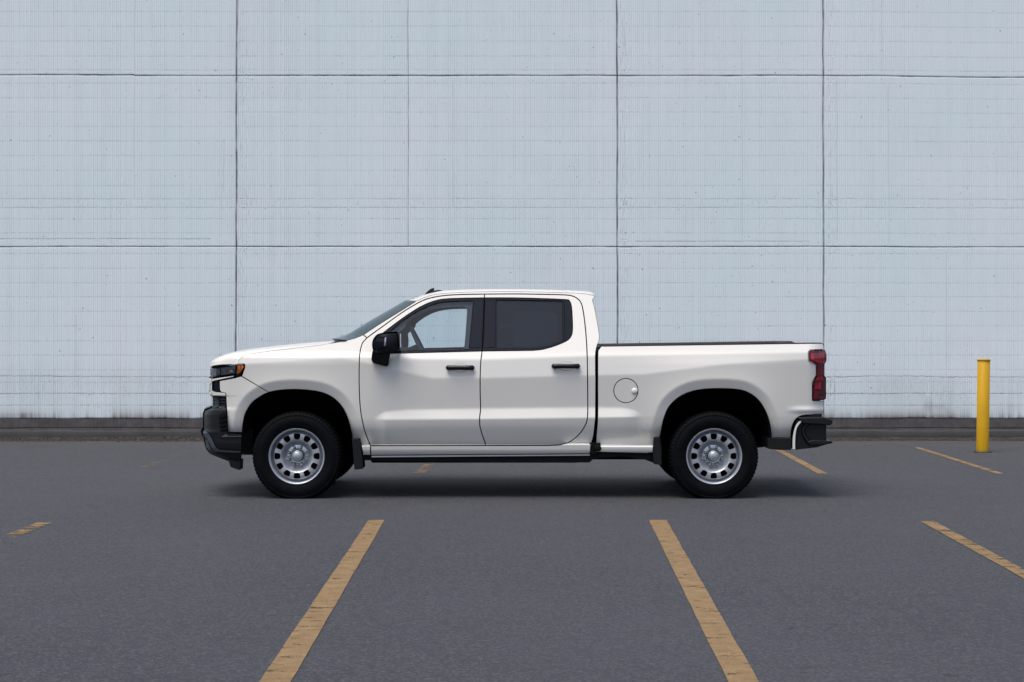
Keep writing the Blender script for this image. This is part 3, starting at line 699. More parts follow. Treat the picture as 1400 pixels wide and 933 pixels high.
# roof, windshield, back wall
def side_curve(pts, n): P = S(pts, .8); d = np.concatenate([[0], np.cumsum(np.linalg.norm(np.diff(P, axis=0), axis=1))]); t = np.linspace(0, d[-1], n); return np.stack([np.interp(t, d, P[:, 0]), np.interp(t, d, P[:, 1])], 1)
def span(edge, fx, fz=None, m=41, doff=0.0, pw=1.0):
    w_ = wfun(edge[:, 0], edge[:, 1]) + doff; E = U(edge[:, 0], edge[:, 1], w_); t = np.linspace(0, 1, m); G = np.zeros((len(E), m, 3))
    for j, tj in enumerate(t):
        tt = tj ** 1.5
        G[:, j, 0] = E[:, 0] + fx(tt, E); G[:, j, 1] = E[:, 1] + (YC - E[:, 1]) * tt; G[:, j, 2] = E[:, 2] + fz(tt, E)
    G2 = G[:, :-1][:, ::-1].copy(); G2[:, :, 1] = 2 * YC - G2[:, :, 1]; return np.concatenate([G, G2], 1)
re = side_curve(ROOF_E + [(810.8, 404.2)], 90) + np.array([0, .9]); BUL = .15
frontk = lambda E: np.clip(1 - (E[:, 0] - E[0, 0]) / .9, 0, 1) ** 2
RG = span(re, lambda t, E: -BUL * (1 - (1 - t) ** 2) * frontk(E) + .05 * (1 - (1 - t) ** 2) * sstep(.55, .73, E[:, 0]), doff=.006, fz=lambda t, E: (.024 * (1 - (1 - t) ** 9) + .014 * (1 - (1 - t) ** 2)) * sstep(0, .35, E[:, 0] - E[0, 0] + .02) * (1 - .8 * sstep(.70, .78, E[:, 0])))
ro = build('roof', *grid_mesh(RG), M['paint'], truck)
RGi = RG[4:-4].copy(); RGi[:, :, 2] -= .05; build('headliner', *grid_mesh(RGi), M['interior'], truck)
we = side_curve([(474.3, 465.4), (485, 462.6)] + WS_EDGE, 50)
WG = span(we, lambda t, E: -BUL * (1 - (1 - t) ** 2) * (1 + .45 * np.linspace(1, 0, len(E))), lambda t, E: .012 * (1 - (1 - t) ** 2) + 0 * E[:, 0])
v_, f_ = grid_mesh(WG); build('windshield', v_, [tuple(reversed(q)) for q in f_], M['windshield'], truck)
# cowl between hood and windshield
cr = HG[0]; wr = WG[0][np.linspace(0, WG.shape[1] - 1, len(cr)).round().astype(int)]
G = np.array([cr + [0, 0, -.012], cr * .66 + wr * .34 + [0, 0, -.022], cr * .33 + wr * .67 + [0, 0, -.012], wr + [0, 0, -.004]])
G[:, :, 1] = cr[:, 1]
build('cowl', *grid_mesh(G), M['black_plastic'], truck)
# roof antenna
ant = [(577.2, 405.8), (579, 402.6), (583, 398.6), (587, 395.4), (591.7, 393.9), (591.6, 398.8)]
solid('antenna', merge(prism([(575.5, 405.8), (580, 400.8), (583.4, 397.2), (587.4, 394.2), (591.8, 392.9), (591.6, 397), (597, 395.9), (602.6, 396.2), (603.4, 401), (590, 404)], .98, 1.08, wref=.75)), M['black_plastic'], truck, False, .006)
# cab back wall with glass
be = side_curve([(810.6, 410)] + [(812, 416)] + CAB_R + [(812.4, 507), (814, 571)], 40)
BG = span(be, lambda t, E: -.015 + 0 * E[:, 0], lambda t, E: 0 * E[:, 0], doff=.012)
bk = build('cab_back', *grid_mesh(BG), M['paint'], truck); childmark(bk, truck)
def bwq(y0, y1, z0, z1, off): 
    n = 9; G = np.zeros((n, 2, 3))
    for i in range(n):
        z = z0 + (z1 - z0) * i / (n - 1); j = int(np.argmin(np.abs(BG[:, 0, 2] - z))); x = np.interp(z, BG[::-1, 0, 2], BG[::-1, 0, 0]) + off
        G[i, 0] = (x, y0, z); G[i, 1] = (x, y1, z)
    return grid_mesh(G)
build('rear_window', *bwq(.42, 1.64, 1.40, 1.74, .006), M['privacy'], bk)

# bed
BED_TOP = 470.6
lampO = cat(L([(1105.4, 481.6), (1107.5, 479)]), L([(1107.5, 479), (1126.9, 478.3), (1130, 500), (1130, 548), (1111, 547.6), (1110.8, 522.2), (1116.2, 513.5), (1116.2, 498.6), (1105.6, 493.8), (1105.4, 481.6)]))
bed_out = cat(L([(821.9, 473.6), (1123.5, 469.4)]), S([(1123.5, 469.4), (1126, 471.5), (1126.7, 478)]), L([(1126.7, 478), (1107.5, 478.9), (1105.2, 481.6), (1105.4, 493.9), (1116, 498.8), (1116, 513.3), (1110.6, 522.1), (1110.8, 547.8), (1126.6, 548.1), (1126.6, 566.8), (1100.9, 567.6)]),
              S([(1100.9, 567.6), (1092.6, 569.8), (1086, 576), (1082.4, 586), (1081, 599)]), L([(1081, 599), (1054.9, 598.8)]), ARCH_R[::-1], L([(902.3, 597.4), (894.2, 598.3), (892.6, 618.6), (883.6, 619.9), (823, 618.6), (814.8, 618.4)]), S([(814.8, 618.4), (815.0, 600), (817.0, 571), (817.1, 520), (817.4, 482.9), (819.3, 477.4), (821.9, 473.6)]))
bedc = ring(855.7, 534.2, 16.4, n=64)
bedside = panel('bed_side', bed_out, wfun, M['paint'], truck, holes=[bedc], step=(1.9, 1.7), inset=.2)
fdoor = panel('fuel_door', bedc, wfun, M['paint'], truck, mirror=False, inset=.0, rnd=.4)[0]
def dome(cx, cy, r, wf, hgt, n=24, k=8, sx=1.0):
    V = []; 
    for i in range(k + 1):
        a = math.pi / 2 * i / k
        for j in range(n):
            q = 2 * math.pi * j / n; px, py = cx + sx * r * math.cos(a) * math.cos(q), cy + r * math.cos(a) * math.sin(q)
            V.append(U(px, py, float(wf(np.array([cx]), np.array([cy]))[0]) - hgt * math.sin(a)))
    return np.array(V), [(i * n + j, i * n + (j + 1) % n, (i + 1) * n + (j + 1) % n, (i + 1) * n + j) for i in range(k) for j in range(n)]
build('finger_grip', *dome(867.6, 534.8, 4.3, wfun, .014), M['paint'], fdoor)
# far bed side has no fuel door: close the round opening
V, Fc, N = panel_geo(bedc, wfun, inset=-.3, rnd=.2); V[:, 1] = 2 * YC - V[:, 1]; N[:, 1] *= -1
build('blank_plate', V, [tuple(reversed(f)) for f in Fc], M['paint'], bedside[1], N)
# rail caps
def rail():
    P = S([(821.5, 472.6), (960, 470.4), (1122.5, 468.3), (1126.5, 470.5)], 6); wv = wfun(P[:, 0], P[:, 1] + 1.2)
    E = U(P[:, 0], P[:, 1] + 1.4, wv); G = []
    for e in E: G.append([e + [0, -.001, -.003], e + [0, -.002, .004], e + [0, .004, .0075], e + [0, .075, .0045], e + [0, .085, -.002], e + [0, .085, -.06]])
    return grid_mesh(np.array(G))
solid('rail_cap', rail(), M['black_plastic'], truck, True, 0)
zr = float(HC - (474 - HY) * (DC + .05) / F); xb0 = float(U(823, 500, .06)[0]); xb1 = float(U(1124, 500, .1)[0])
def bedbox():
    zf = 1.0; parts = []
    y0, y1 = .16, 2 * YC - .16
    parts.append(box(((xb0 + xb1) / 2, (y0 + y1) / 2, zf), (xb1 - xb0 - .02, y1 - y0, .03)))
    for y in (y0, y1): parts.append(box(((xb0 + xb1) / 2 - .07, y, (zf + zr) / 2), (xb1 - xb0 - .16, .015, zr - zf - .02)))
    parts.append(box((xb0 + .03, YC, (zf + zr) / 2), (.04, y1 - y0 + .12, zr - zf - .02)))
    for i in range(12): parts.append(box(((xb0 + xb1) / 2, .35 + i * 1.36 / 11, zf + .02), (xb1 - xb0 - .08, .05, .014)))
    return merge(*parts)
build('bed_liner', *bedbox(), M['black_plastic'], truck, smooth=False)
# tailgate
xt = float(U(1125.5, 500, .1)[0])
tg = solid('tailgate', merge(box((xt - .03, YC, (zr + .80) / 2 - .0), (.06, 1.56, zr - .80 - .004)), box((xt + .004, YC, zr - .10), (.012, 1.40, .10)), box((xt + .004, YC, .92), (.012, 1.40, .14))), M['paint'], truck, False, .01)[0]
solid('tailgate_handle', box((xt + .012, YC, zr - .10), (.02, .22, .05)), M['black_plastic'], tg, False, .004)
solid('spoiler_trim', box((xt - .03, YC, zr + .008), (.07, 1.60, .014)), M['black_plastic'], tg, False, .004)

# tail lamps
def wlamp(px, py): return wfun(px, py) - .012
tl_out = cat(L([(1106.2, 482), (1108.3, 479.9)]), L([(1108.3, 479.9), (1127.6, 479.3)]), S([(1127.6, 479.3), (1129.3, 486), (1129.1, 494.4), (1126.4, 499.2), (1125.9, 511.7), (1128.8, 516.6)]), L([(1128.8, 516.6), (1128.8, 545.3), (1124.9, 546.9), (1111.8, 546.5), (1111.8, 522.4), (1117.2, 513.7), (1117.2, 498.2), (1106.6, 493.2), (1106.2, 482)]))
tl = panel('taillight', tl_out, wlamp, M['darkred'], truck, thick=.09, inset=-.6, rnd=.9, step=(2, 2))
panel('lamp_lens', cat(L([(1108.2, 482), (1127, 481.2), (1127.8, 493), (1124.8, 497.8), (1118.6, 497.4), (1108.4, 492.2)])), wlamp, M['red'], tl, off=-.004, thick=.006, inset=0, rnd=.5, step=(2, 2))
panel('lamp_lens', cat(L([(1113.6, 521), (1118.2, 514.6), (1125.6, 514.4), (1127.6, 518), (1127.6, 521.2)])), wlamp, M['red'], tl, off=-.004, thick=.006, inset=0, rnd=.4, step=(2, 2))
panel('lamp_lens', cat(L([(1113.4, 522.6), (1122.6, 522.6), (1122.6, 532.6), (1113.4, 532.6)])), wlamp, M['red'], tl, off=-.004, thick=.006, inset=0, rnd=.4, step=(2, 2))
panel('lamp_lens', cat(L([(1113.4, 534), (1122.6, 534), (1122.6, 544.8), (1113.4, 544.8)])), wlamp, M['darkred'], tl, off=-.004, thick=.006, inset=0, rnd=.4, step=(2, 2))

# ---- front end
def front_strip(name, y0, y1, mat, off=0.0, n=6, px_from=None, parent=truck, solidify=.02, ubeg=None, curve=None):
    rows = np.linspace(y0, y1, n); G = []
    for r in rows:
        ws = float(bumper_base(0, r)) if r > 557 else .05; xn = nose(r) + off; pr = proj(xn, ws); k = int(np.argmin(pr))
        u0 = UF[k] if ubeg is None else ubeg
        if px_from is not None: u0 = float(np.interp(-px_from, -pr[:k + 1], UF[:k + 1]))
        us = np.linspace(u0, 1, 46); gs = np.interp(us, UF, GF)
        X = X0 + (xn - X0) * us; Y = ws + (YC - ws) * gs
        Z = HC - (r - HY) * (DC + (.35)) / F + 0 * X
        row = np.stack([X, Y, Z], 1); m = row[:-1][::-1].copy(); m[:, 1] = 2 * YC - m[:, 1]; G.append(np.vstack([row, m]))
    V, Fc = grid_mesh(np.array(G)); o = build(name, V, Fc, mat, parent)
    if parent is truck: childmark(o, parent)
    return o
# white nose panel ahead of the lamps, grille frame, dark grilles
gr = front_strip('grille', 503.6, 541, M['gloss_black'], off=.02, px_from=292)
front_strip('grille_bar', 517.2, 524, M['paint'], off=-.004, n=5, parent=gr, px_from=289)
front_strip('grille_bar', 536, 541.8, M['paint'], off=-.002, n=5, parent=gr, px_from=289)
for yy in (506, 509, 512, 527, 530, 533): front_strip('grille_slat', yy, yy + 1.2, M['black_plastic'], off=.006, n=2, parent=gr, px_from=289)
lg = front_strip('lower_grille', 541.6, 557.4, M['black_plastic'], off=.012, px_from=300)
for yy in (543.5, 547, 550.5, 554): front_strip('grille_slat', yy, yy + 1.5, M['gloss_black'], off=-.004, n=3, parent=lg, px_from=291)
front_strip('bumper_face', 557.6, 626.5, M['black_plastic'], n=40, off=0.0)
front_strip('skid_strip', 590, 600, M['grey_plastic'], off=-.012, n=8)
# backing so that nothing shows through behind the lamps and openings
backo = cat(L([(291, 504), (322, 500), (333, 499), (331, 515), (309, 537), (311, 556.5), (291.5, 556.5), (290, 530)]))
panel('front_support', backo, wfun, M['liner'], truck, off=.045, thick=.02, inset=0, rnd=.3, step=(3, 3))
# headlight
hl_out = cat(L([(287.9, 503.9), (323.6, 498.9), (332.6, 497.9)]), S([(332.6, 497.9), (334.4, 499.3), (334.2, 503), (331, 510.4), (326.8, 515)]), L([(326.8, 515), (322.6, 516), (321.4, 512.6), (288.3, 516.4), (287.9, 503.9)]))
hl = panel('headlight', hl_out, wfun, M['gloss_black'], truck, off=.004, thick=.05, inset=.15, rnd=.4, step=(1.6, 1.6))
panel('lamp_reflector', cat(L([(293, 504.6), (322.2, 500.4), (321, 510.9), (292.6, 514.4)])), wfun, M['lamp_inner'], hl, off=-.001, thick=.01, inset=0, rnd=.3, step=(1.6, 1.6))
panel('lamp_reflector', cat(L([(314.6, 506.4), (318.6, 505.8), (318.8, 509), (313.6, 509.8)])), wfun, M['chrome'], hl, off=-.005, thick=.004, inset=0, rnd=.3, step=(1.6, 1.6))
panel('lamp_divider', cat(L([(301, 503.9), (302.2, 503.7), (301.6, 513.1), (300.4, 513.3)])), wfun, M['gloss_black'], hl, off=-.004, thick=.006, inset=0, rnd=.2, step=(1.6, 1.6))
panel('turn_signal', cat(L([(324.7, 499.8), (332.6, 499.3)]), S([(332.6, 499.3), (333, 502.6), (329.5, 508.4), (325.6, 512.2)]), L([(325.6, 512.2), (323.4, 510.4)])), wfun, M['amber'], hl, off=-.005, thick=.008, inset=0, rnd=.4, step=(1.6, 1.6))
# white C shaped bracket under the lamp
panel('grille_frame', cat(L([(287, 518.2), (320.6, 513.4), (319.8, 515.6), (294.2, 520.8), (290.4, 522), (290.2, 533.8), (294.2, 535.6), (308.6, 537.2), (308.9, 542.2), (287, 541)])), wfun, M['paint'], truck, off=-.004, thick=.04, inset=.1, rnd=.5, step=(1.6, 1.8))
panel('air_intake', cat(L([(294.4, 521.2), (299.8, 520.6), (299.8, 534.6), (308.2, 536.6), (308.2, 537), (294.4, 535.2)])), wfun, M['gloss_black'], truck, off=.02, thick=.02, inset=-.2, rnd=.1, step=(2, 2))
panel('intake_screen', cat(L([(291.5, 542.6), (308.6, 542.8), (309.6, 556.6), (292.2, 556.6)])), wfun, M['black_plastic'], truck, off=.012, thick=.03, inset=0, rnd=.3, step=(2, 2))
for yy in (545.4, 549.4, 553.4): panel('intake_slat', cat(L([(292, yy), (308.6, yy + .2), (308.9, yy + 1.4), (292, yy + 1.2)])), wfun, M['grey_plastic'], truck, off=.004, thick=.01, inset=0, rnd=.3, step=(2, 2))
# bumper side
bo = cat(L([(279.8, 561.2), (288, 557.7), (308.6, 556.6), (310, 560), (312, 592), (331, 593)]), L([(331, 593), (330.4, 628), (328.4, 630)]), L([(328.4, 630), (313.6, 631.4), (302, 627), (287.2, 621)]), S([(287.2, 621), (281.2, 613), (278.6, 598.8)]), L([(278.6, 598.8), (276.7, 592), (278.1, 588), (278, 567), (279.8, 561.2)]))
fb = panel('front_bumper', bo, wbump, M['black_plastic'], truck, thick=.06, inset=.1, rnd=.8, step=(2, 2))
panel('bumper_vent', cat(L([(299.2, 568.5), (303, 565.4), (309.3, 563.6), (311.2, 590.5), (302.2, 590.6), (300, 580)])), wbump, M['liner'], fb, off=-.003, thick=.004, inset=0, rnd=.2, step=(2, 2))
for yy in (569.5, 575.5, 581.5, 587): panel('vent_louver', cat(L([(300.2, yy + .6), (309.6 + (yy - 569) * .08, yy - 1.8), (309.8 + (yy - 569) * .08, yy - .4), (300.6, yy + 2.2)])), wbump, M['black_plastic'], fb, off=-.014, thick=.012, inset=0, rnd=.35, step=(2, 1))
panel('side_step', cat(L([(300.6, 598.2), (307, 594), (310, 593.6), (312.4, 595.8), (330.8, 595.8), (330.6, 597.6), (300.6, 598.2)])), wbump, M['grey_plastic'], fb, off=-.012, thick=.012, inset=0, rnd=.4, step=(2, 1))
panel('skid_strip', cat(S([(277.4, 588.2), (281, 589.2), (286, 593), (290.5, 601), (294.5, 609.5), (298.5, 613.6), (304, 615), (328.4, 616.6)]), S([(328.4, 616.6), (328.2, 619.4), (300, 618.2), (291.5, 616.8), (285.6, 605), (281.6, 598.2), (278, 596.2), (276.6, 592)])), wbump, M['grey_plastic'], fb, off=-.012, thick=.02, inset=0, rnd=.6, step=(2, 2))
panel('fog_light', cat(S([(280.6, 600.5), (284, 602.4), (287.4, 611.4), (288.4, 615.6), (284.4, 614.4), (281.4, 608), (280.6, 600.5)])), wbump, M['lamp_inner'], fb, off=-.004, thick=.01, inset=0, rnd=.3, step=(2, 2))
solid('air_dam', prism([(312.4, 629), (328.6, 629), (328.3, 643), (322, 641.6), (314.6, 638.6)], .12, .30), M['black_plastic'], truck, True, .006)

# rear bumper
rb = solid('rear_bumper', merge(prism([(1091, 575), (1100, 573.4), (1129.8, 576), (1130, 608), (1117, 612), (1088, 615.3), (1084.5, 613), (1085, 596), (1087.5, 583)], .085, YC)), M['black_plastic'], truck, True, .006)
step_o = [(1091, 571.2), (1127, 570.8), (1138, 574.2), (1139, 577), (1137.6, 580.6), (1134.5, 581.8), (1120, 580.6), (1099, 579.4), (1096, 577)]
solid('bumper_step', prism(step_o, .04, YC), M['black_plastic'], rb, True, .010)
solid('bumper_step', prism([(1104, 604.4), (1110, 602.2), (1136.5, 603), (1138.8, 604.6), (1138, 606.6), (1127, 608.4), (1108, 608.6)], .06, YC), M['black_plastic'], rb, True, .008)
panel('bumper_guard', cat(L([(1100.5, 579), (1108, 579.4), (1100.6, 587), (1100.8, 593), (1109, 602.4), (1108.4, 607.4), (1104, 607), (1096.2, 594.5), (1096, 586)])), lambda x, y: np.zeros(np.shape(x)) + .062, M['black_plastic'], rb, inset=0, rnd=1.0, step=(2, 2))
panel('bumper_trim', cat(S([(1082.6, 615.2), (1083.2, 597), (1086.3, 583.6), (1091.6, 576), (1099.2, 573.6)]), L([(1099.2, 573.6), (1100.8, 575.2)]), S([(1100.8, 575.2), (1096, 577.8), (1090.2, 586), (1088.2, 598), (1087.9, 615.4)]), L([(1087.9, 615.4), (1082.6, 615.2)])), lambda x, y: np.zeros(np.shape(x)) + .05, M['paint'], rb, inset=.1, rnd=.8, step=(2, 2), thick=.05)
solid('bumper_mount', prism([(1050, 599.4), (1082.5, 599.4), (1082, 615.4), (1068, 615.8), (1050, 613.8)], .12, .40), M['chassis'], truck, True, .006)

solid('bumper_filler', prism([(1088, 566), (1124, 566), (1124, 575), (1092, 575), (1087, 580)], .13, YC), M['chassis'], truck, True, .003)
# door handles
def handle(cx, cy, par):
    P = []; wv = float(wfun(np.array([cx]), np.array([cy]))[0])
    cup = panel('handle_cup', ring(cx + .2, cy, 10.5, 6.2, 48), wfun, M['grey_plastic'], par, off=-.0015, thick=.004, inset=0, rnd=.3, step=(3, 2))
    n = 26; path = []; rad = []
    for i in range(n):
        t = i / (n - 1); a = abs(2 * t - 1); path.append(U(cx - 18.6 + 37.2 * t, cy + .1, wv - .034 + .020 * a ** 6)); rad.append(.0215 + .002 * a ** 3 - (.010 if a > .985 else 0))
    V, Fc = tube(np.array(path), rad, 14); cz = V[:, 2].mean(); return both('door_handle', V, Fc, M['gloss_black'], par)
handle(629.2, 503.0, fd); handle(773.6, 500.8, rd)
# paint cups: repaint the grey cups body colour
for o in bpy.data.objects:
    if o.name.startswith('handle_cup'): o.data.materials[0] = M['paint']

# mirrors
def wm(px, py): return -.17 + .0007 * (px - 527) ** 2 * .3 + .00012 * (py - 468) ** 2
mh_out = cat(S([(509.2, 477), (508.6, 470), (510.4, 463.6), (515.6, 457.4), (524, 455.0)]), S([(524, 455.0), (534, 453.9), (542, 453.6), (544.2, 455), (545.6, 463), (546, 472), (545.2, 478.6), (540, 480.6)]), S([(540, 480.6), (531, 483), (522, 485.4), (514.6, 485.8), (511, 481.4), (509.2, 477)]))
sm = panel('side_mirror', mh_out, wm, M['black_plastic'], fd, thick=.16, inset=0, rnd=2.2, step=(2.2, 2.2))
V, Fc = prism(mh_out[::2], .0, .01); V2 = V
subp = {}
mg = panel('mirror_cap', cat(L([(513.2, 463), (517, 460.8), (527.4, 461.2), (529.2, 462)]), L([(529.2, 462), (528.6, 473.2), (523, 476.4), (515, 479.8), (511.8, 477.4), (513.2, 463)])), wm, M['gloss_black'], fd, off=-.006, thick=.02, inset=0, rnd=.8, step=(2, 2))
panel('mirror_signal', cat(L([(525.8, 461.6), (528.4, 461), (528, 473), (524.6, 474)])), wm, M['chrome'], fd, off=-.012, thick=.01, inset=0, rnd=.4, step=(2, 2))
panel('mirror_arm', cat(L([(509.4, 480), (515, 476), (533.8, 480), (533.4, 485), (530.6, 500)]), S([(530.6, 500), (528, 501), (520, 499.2), (511, 496.4), (508.2, 493), (508.2, 486), (509.4, 480)])), lambda x, y: -.03 - .0055 * np.clip(500 - y, 0, 18), M['black_plastic'], fd, thick=.10, inset=0, rnd=1.4, step=(2.5, 2.5))
for q in (sm[1], mg[1]): q.location.x -= .05
# rear-facing reflecting glass of the mirror
for nm, sgn, par in (('n', 1, fd[0]), ('f', -1, fd[1])):
    a = [U(546.4, 456.5, -.165), U(546.6, 478, -.165), U(546.6, 478, -.02), U(546.4, 456.5, -.02)]; a = np.array(a); a[:, 0] = a[:, 0].max() + .002
    if sgn < 0: a[:, 1] = 2 * YC - a[:, 1]
    a[:, 0] -= .05 * (sgn < 0)
    build('mirror_glass', a, [(0, 1, 2, 3)], M['mirror'], par, smooth=False)

# wheel arch liners and under body
def liner(arch, ext_pts, name):
    loop = np.vstack([arch, np.array(ext_pts)]); n = len(loop); A = U(loop[:, 0], loop[:, 1], .07); A[:, 1] = .055; B = A.copy(); B[:, 1] = .74
    m = len(arch)
    Fc = [(i, i + 1, n + i + 1, n + i) for i in range(m - 1)] + [tuple(range(n, 2 * n))]
    both(name, np.vstack([A, B]), Fc, M['liner'], truck, None, False)
liner(ARCH_F + onorm(ARCH_F) * 0 + np.array([0, -.3]), [(484, 632), (330, 630)], 'wheel_liner')
liner(ARCH_R + np.array([0, -.3]), [(1056, 612), (1010, 632), (900, 632)], 'wheel_liner')
ub = [box((float(U(655, 0, .9)[0]) , YC, .42), (2.35, 1.5, .14))]
zb = lambda py, wd: float(HC - (py - HY) * (DC + wd) / F)
def slab(x0, x1, y0, y1, wa, wb_):   # px range, py range, depth range
    return prism([(x0, y0), (x1, y0), (x1, y1), (x0, y1)], wa, wb_)
under = [prism([(484, 610), (905, 610), (905, 622), (897, 634.5), (880, 628), (850, 624), (812, 627), (806, 632.6), (650, 633), (642, 631.4), (560, 631), (500, 629.6), (484, 630)], .14, .50),
         prism([(330, 560), (1082, 560), (1082, 606), (1040, 612), (905, 622), (484, 624), (330, 622)], .74, 1.0), prism([(500, 600), (905, 600), (905, 626), (500, 626)], .50, .74)]
solid('chassis', merge(*under), M['chassis'], truck, True, 0, smooth=False)
solid('body_mount', prism([(806, 606), (821, 606), (822, 618), (812, 622), (806, 621)], .07, .2), M['liner'], truck, True, .003)
# round plug at the foot of the seam
V, Fc = lathe([(0.0001, .040), (.02, .040), (.030, .046), (.031, .09)], 32); c = U(817.6, 613, .04); V[:, 0] += c[0]; V[:, 2] += c[2]
solid('body_plug', (V, Fc), M['liner'], truck, True, 0)
# cab rear corner dark seam backing, inner shell behind the shut lines
shell = cat(L([(494, 486), (822, 486), (822, 616), (500, 616), (488, 600), (485, 560), (486, 500)]))
panel('inner_shell', shell, wfun, M['liner'], truck, off=.034, thick=.02, inset=0, rnd=.3, step=(6, 6))
panel('inner_shell', cat(S([(498.5, 462), (525, 445), (560, 421), (577, 411.8), (591, 407.4), (612, 404.3), (662, 402.8), (760, 403.3), (783, 405.6), (791, 411), (797, 427), (802, 486)]), L([(802, 486), (795, 486)]), S([(795, 486), (791, 430), (786, 412), (775, 407), (740, 405.8), (662, 405.4), (612, 406.6), (594, 409.8), (577, 415), (560, 424.6), (525, 449), (505, 463)]), L([(505, 463), (500, 486), (492, 486), (498.5, 462)])), wfun, M['liner'], truck, off=.034, thick=.01, inset=0, rnd=.2, step=(6, 6))
solid('driveshaft', tube([U(520, 622, YC), U(977, 622, YC)], .045, 16), M['chassis'], truck, False, 0)
solid('shadow_block', box((float(U(650, 0, 1)[0]), YC, .42), (float(U(790, 0, 1)[0] - U(510, 0, 1)[0]), .62, .30)), M['chassis'], truck, False, .02)  # unseen box added low under the cab to deepen the ground shadow
for pxw in (405.5, 976.5):
    c = U(pxw, 0, .05)[0]; solid('axle', tube([(c, .12, .38), (c, 1.94, .38)], .05, 16), M['chassis'], truck, False, 0)
# mud flaps
solid('mud_flap', prism([(480.9, 600.2), (490, 600.2), (492.8, 606), (496.4, 640.4), (495, 641.6), (484.6, 642.6), (482.6, 620)], .06, .085), M['black_plastic'], truck, True, .004)
solid('mud_flap', prism([(894.4, 598.2), (902.4, 597.4), (905, 636), (894, 635), (892.6, 618)], .07, .095), M['black_plastic'], truck, True, .004)
solid('mud_flap', prism([(484, 600), (492, 600), (496, 641), (487, 642)], .085, .36), M['liner'], truck, True, 0)

# interior
def neareq(px, py):
    wd = .2; 
    for _ in range(6):
        P = U(px, py, 2 * YC - wd); npy = HY + (HC - P[2]) * F / (DC + wd); npx = 700 + P[0] * F / (DC + wd)
        wd = float(wfun(np.array([npx]), np.array([npy]))[0]) + .05
    return (npx, npy)
opF = [neareq(*q) for q in [(554, 459.5), (566.9, 448.6), (568.6, 443.4), (576, 437.4), (585.7, 431.4), (596, 427), (608, 424.2), (624, 422.9), (640.6, 422.5), (644, 426), (643, 450), (640.8, 482), (561, 482), (556, 470)]]
opR = [(682, 424), (760, 424), (768, 430), (770, 462), (755, 474), (682, 481)]
trim_out = cat(S([(506, 470), (528, 452), (560, 427), (580, 415.5), (612, 408.6), (662, 407), (760, 407.5), (780, 410), (790, 425), (796, 480)]), L([(796, 480), (796, 600), (520, 600), (506, 560), (500, 500), (506, 470)]))
panel('cabin_trim', trim_out, wfun, M['interior'], truck, holes=[cat(S(opF[:3]), S(opF[2:9]), L(opF[8:] + [opF[0]])), cat(L(opR + [opR[0]]))], off=.05, thick=.03, inset=0, rnd=.5, step=(6, 6))
solid('dashboard', prism([(488, 474), (510, 467), (534, 474), (556, 482), (560, 500), (552, 530), (500, 540)], .16, YC, wref=.6), M['interior'], truck, True, .01)
solid('cabin_floor', prism([(500, 585), (805, 585), (805, 592), (500, 592)], .12, YC), M['interior'], truck, True, 0)
# steering wheel
def steering():
    c = U(574.4, 473.5, .55); a = math.radians(26); R_ = .185; ax = np.array([math.sin(a), 0, math.cos(a)])  # in-plane up direction leans forward
    up = np.array([-math.sin(a), 0, math.cos(a)]); rt = np.array([0, 1., 0]); P = [c + R_ * (math.cos(q) * up + math.sin(q) * rt) for q in np.linspace(0, 2 * math.pi, 48, endpoint=False)]
    g = [tube(P, .0165, 12, True)]
    for q in (math.pi / 2, -math.pi / 2, math.pi): g.append(tube([c, c + R_ * (math.cos(q) * up + math.sin(q) * rt)], .012, 8))
    n_ = np.cross(up, rt); g.append(tube([c - n_ * .01, c + n_ * .02], .06, 20)); g.append(tube([c, c + np.array([-.30, 0, -.12])], .03, 10))
    return merge(*g)
solid('steering_wheel', steering(), M['interior'], truck, False, 0)
def seat(wa, wb_, dx=0):
    f = lambda pts: prism([(x + dx, y) for x, y in pts], wa, wb_, wref=.6)
    m_ = (wa + wb_) / 2; h = prism([(x + dx, y) for x, y in [(682, 428), (692, 425), (700, 428), (702, 440), (694, 444), (684, 442)]], m_ - .13, m_ + .13, wref=.6)
    s = solid('seat', merge(f([(612, 548), (640, 540), (672, 546), (676, 566), (640, 572), (610, 564)]), f([(662, 552), (672, 500), (678, 456), (690, 446), (702, 452), (700, 500), (688, 560)])), M['seatcloth'], truck, False, .03)[0]
    solid('headrest', h, M['seatcloth'], s, False, .02)
seat(.30, .84); seat(2 * YC - .84, 2 * YC - .30); seat(.25, 2 * YC - .25, 92)
solid('inside_mirror', prism([(553, 424), (556, 424), (558, 432), (555, 433)], YC - .12, YC + .12, wref=.9), M['interior'], truck, False, .005)

# ---- wheels
def tyre_geo(R=.404, Wd=.265):
    prof = [(.236, .012), (.243, .002), (.252, .001), (.275, -.008), (.305, -.016), (.335, -.015), (.356, -.008), (.366, -.004), (.369, -.0065), (.378, -.002), (.388, .006), (.3955, .016), (.4005, .030), (.4025, .045), (.4033, .066), (.4033, .070), (.404, .095), (.404, .099), (.404, .1305)]
    prof = prof + [(r, Wd - y) for r, y in prof[::-1][1:]]
    n = 720; V = []; m = len(prof)
    for i in range(n):
        a = 2 * math.pi * i / n; blk = (i % 10); 
        for j, (r, y) in enumerate(prof):
            jj = min(j, m - 1 - j); d = 0
            if 9 <= jj <= 14: d = .007 if blk in (0, 1, 2) else (.003 if blk == 6 else 0)
            if 7 <= jj <= 8: d = .003 if blk in (0, 1, 2) else 0
            if jj in (15, 17): d = .009
            if jj == 16 or jj == 18: d = .006 if (i + 5) % 10 in (0, 1) else 0
            V.append(((r - d) * math.cos(a), y, (r - d) * math.sin(a)))
    Fc = [(i * m + j, ((i + 1) % n) * m + j, ((i + 1) % n) * m + j + 1, i * m + j + 1) for i in range(n) for j in range(m - 1)]
    return np.array(V), Fc
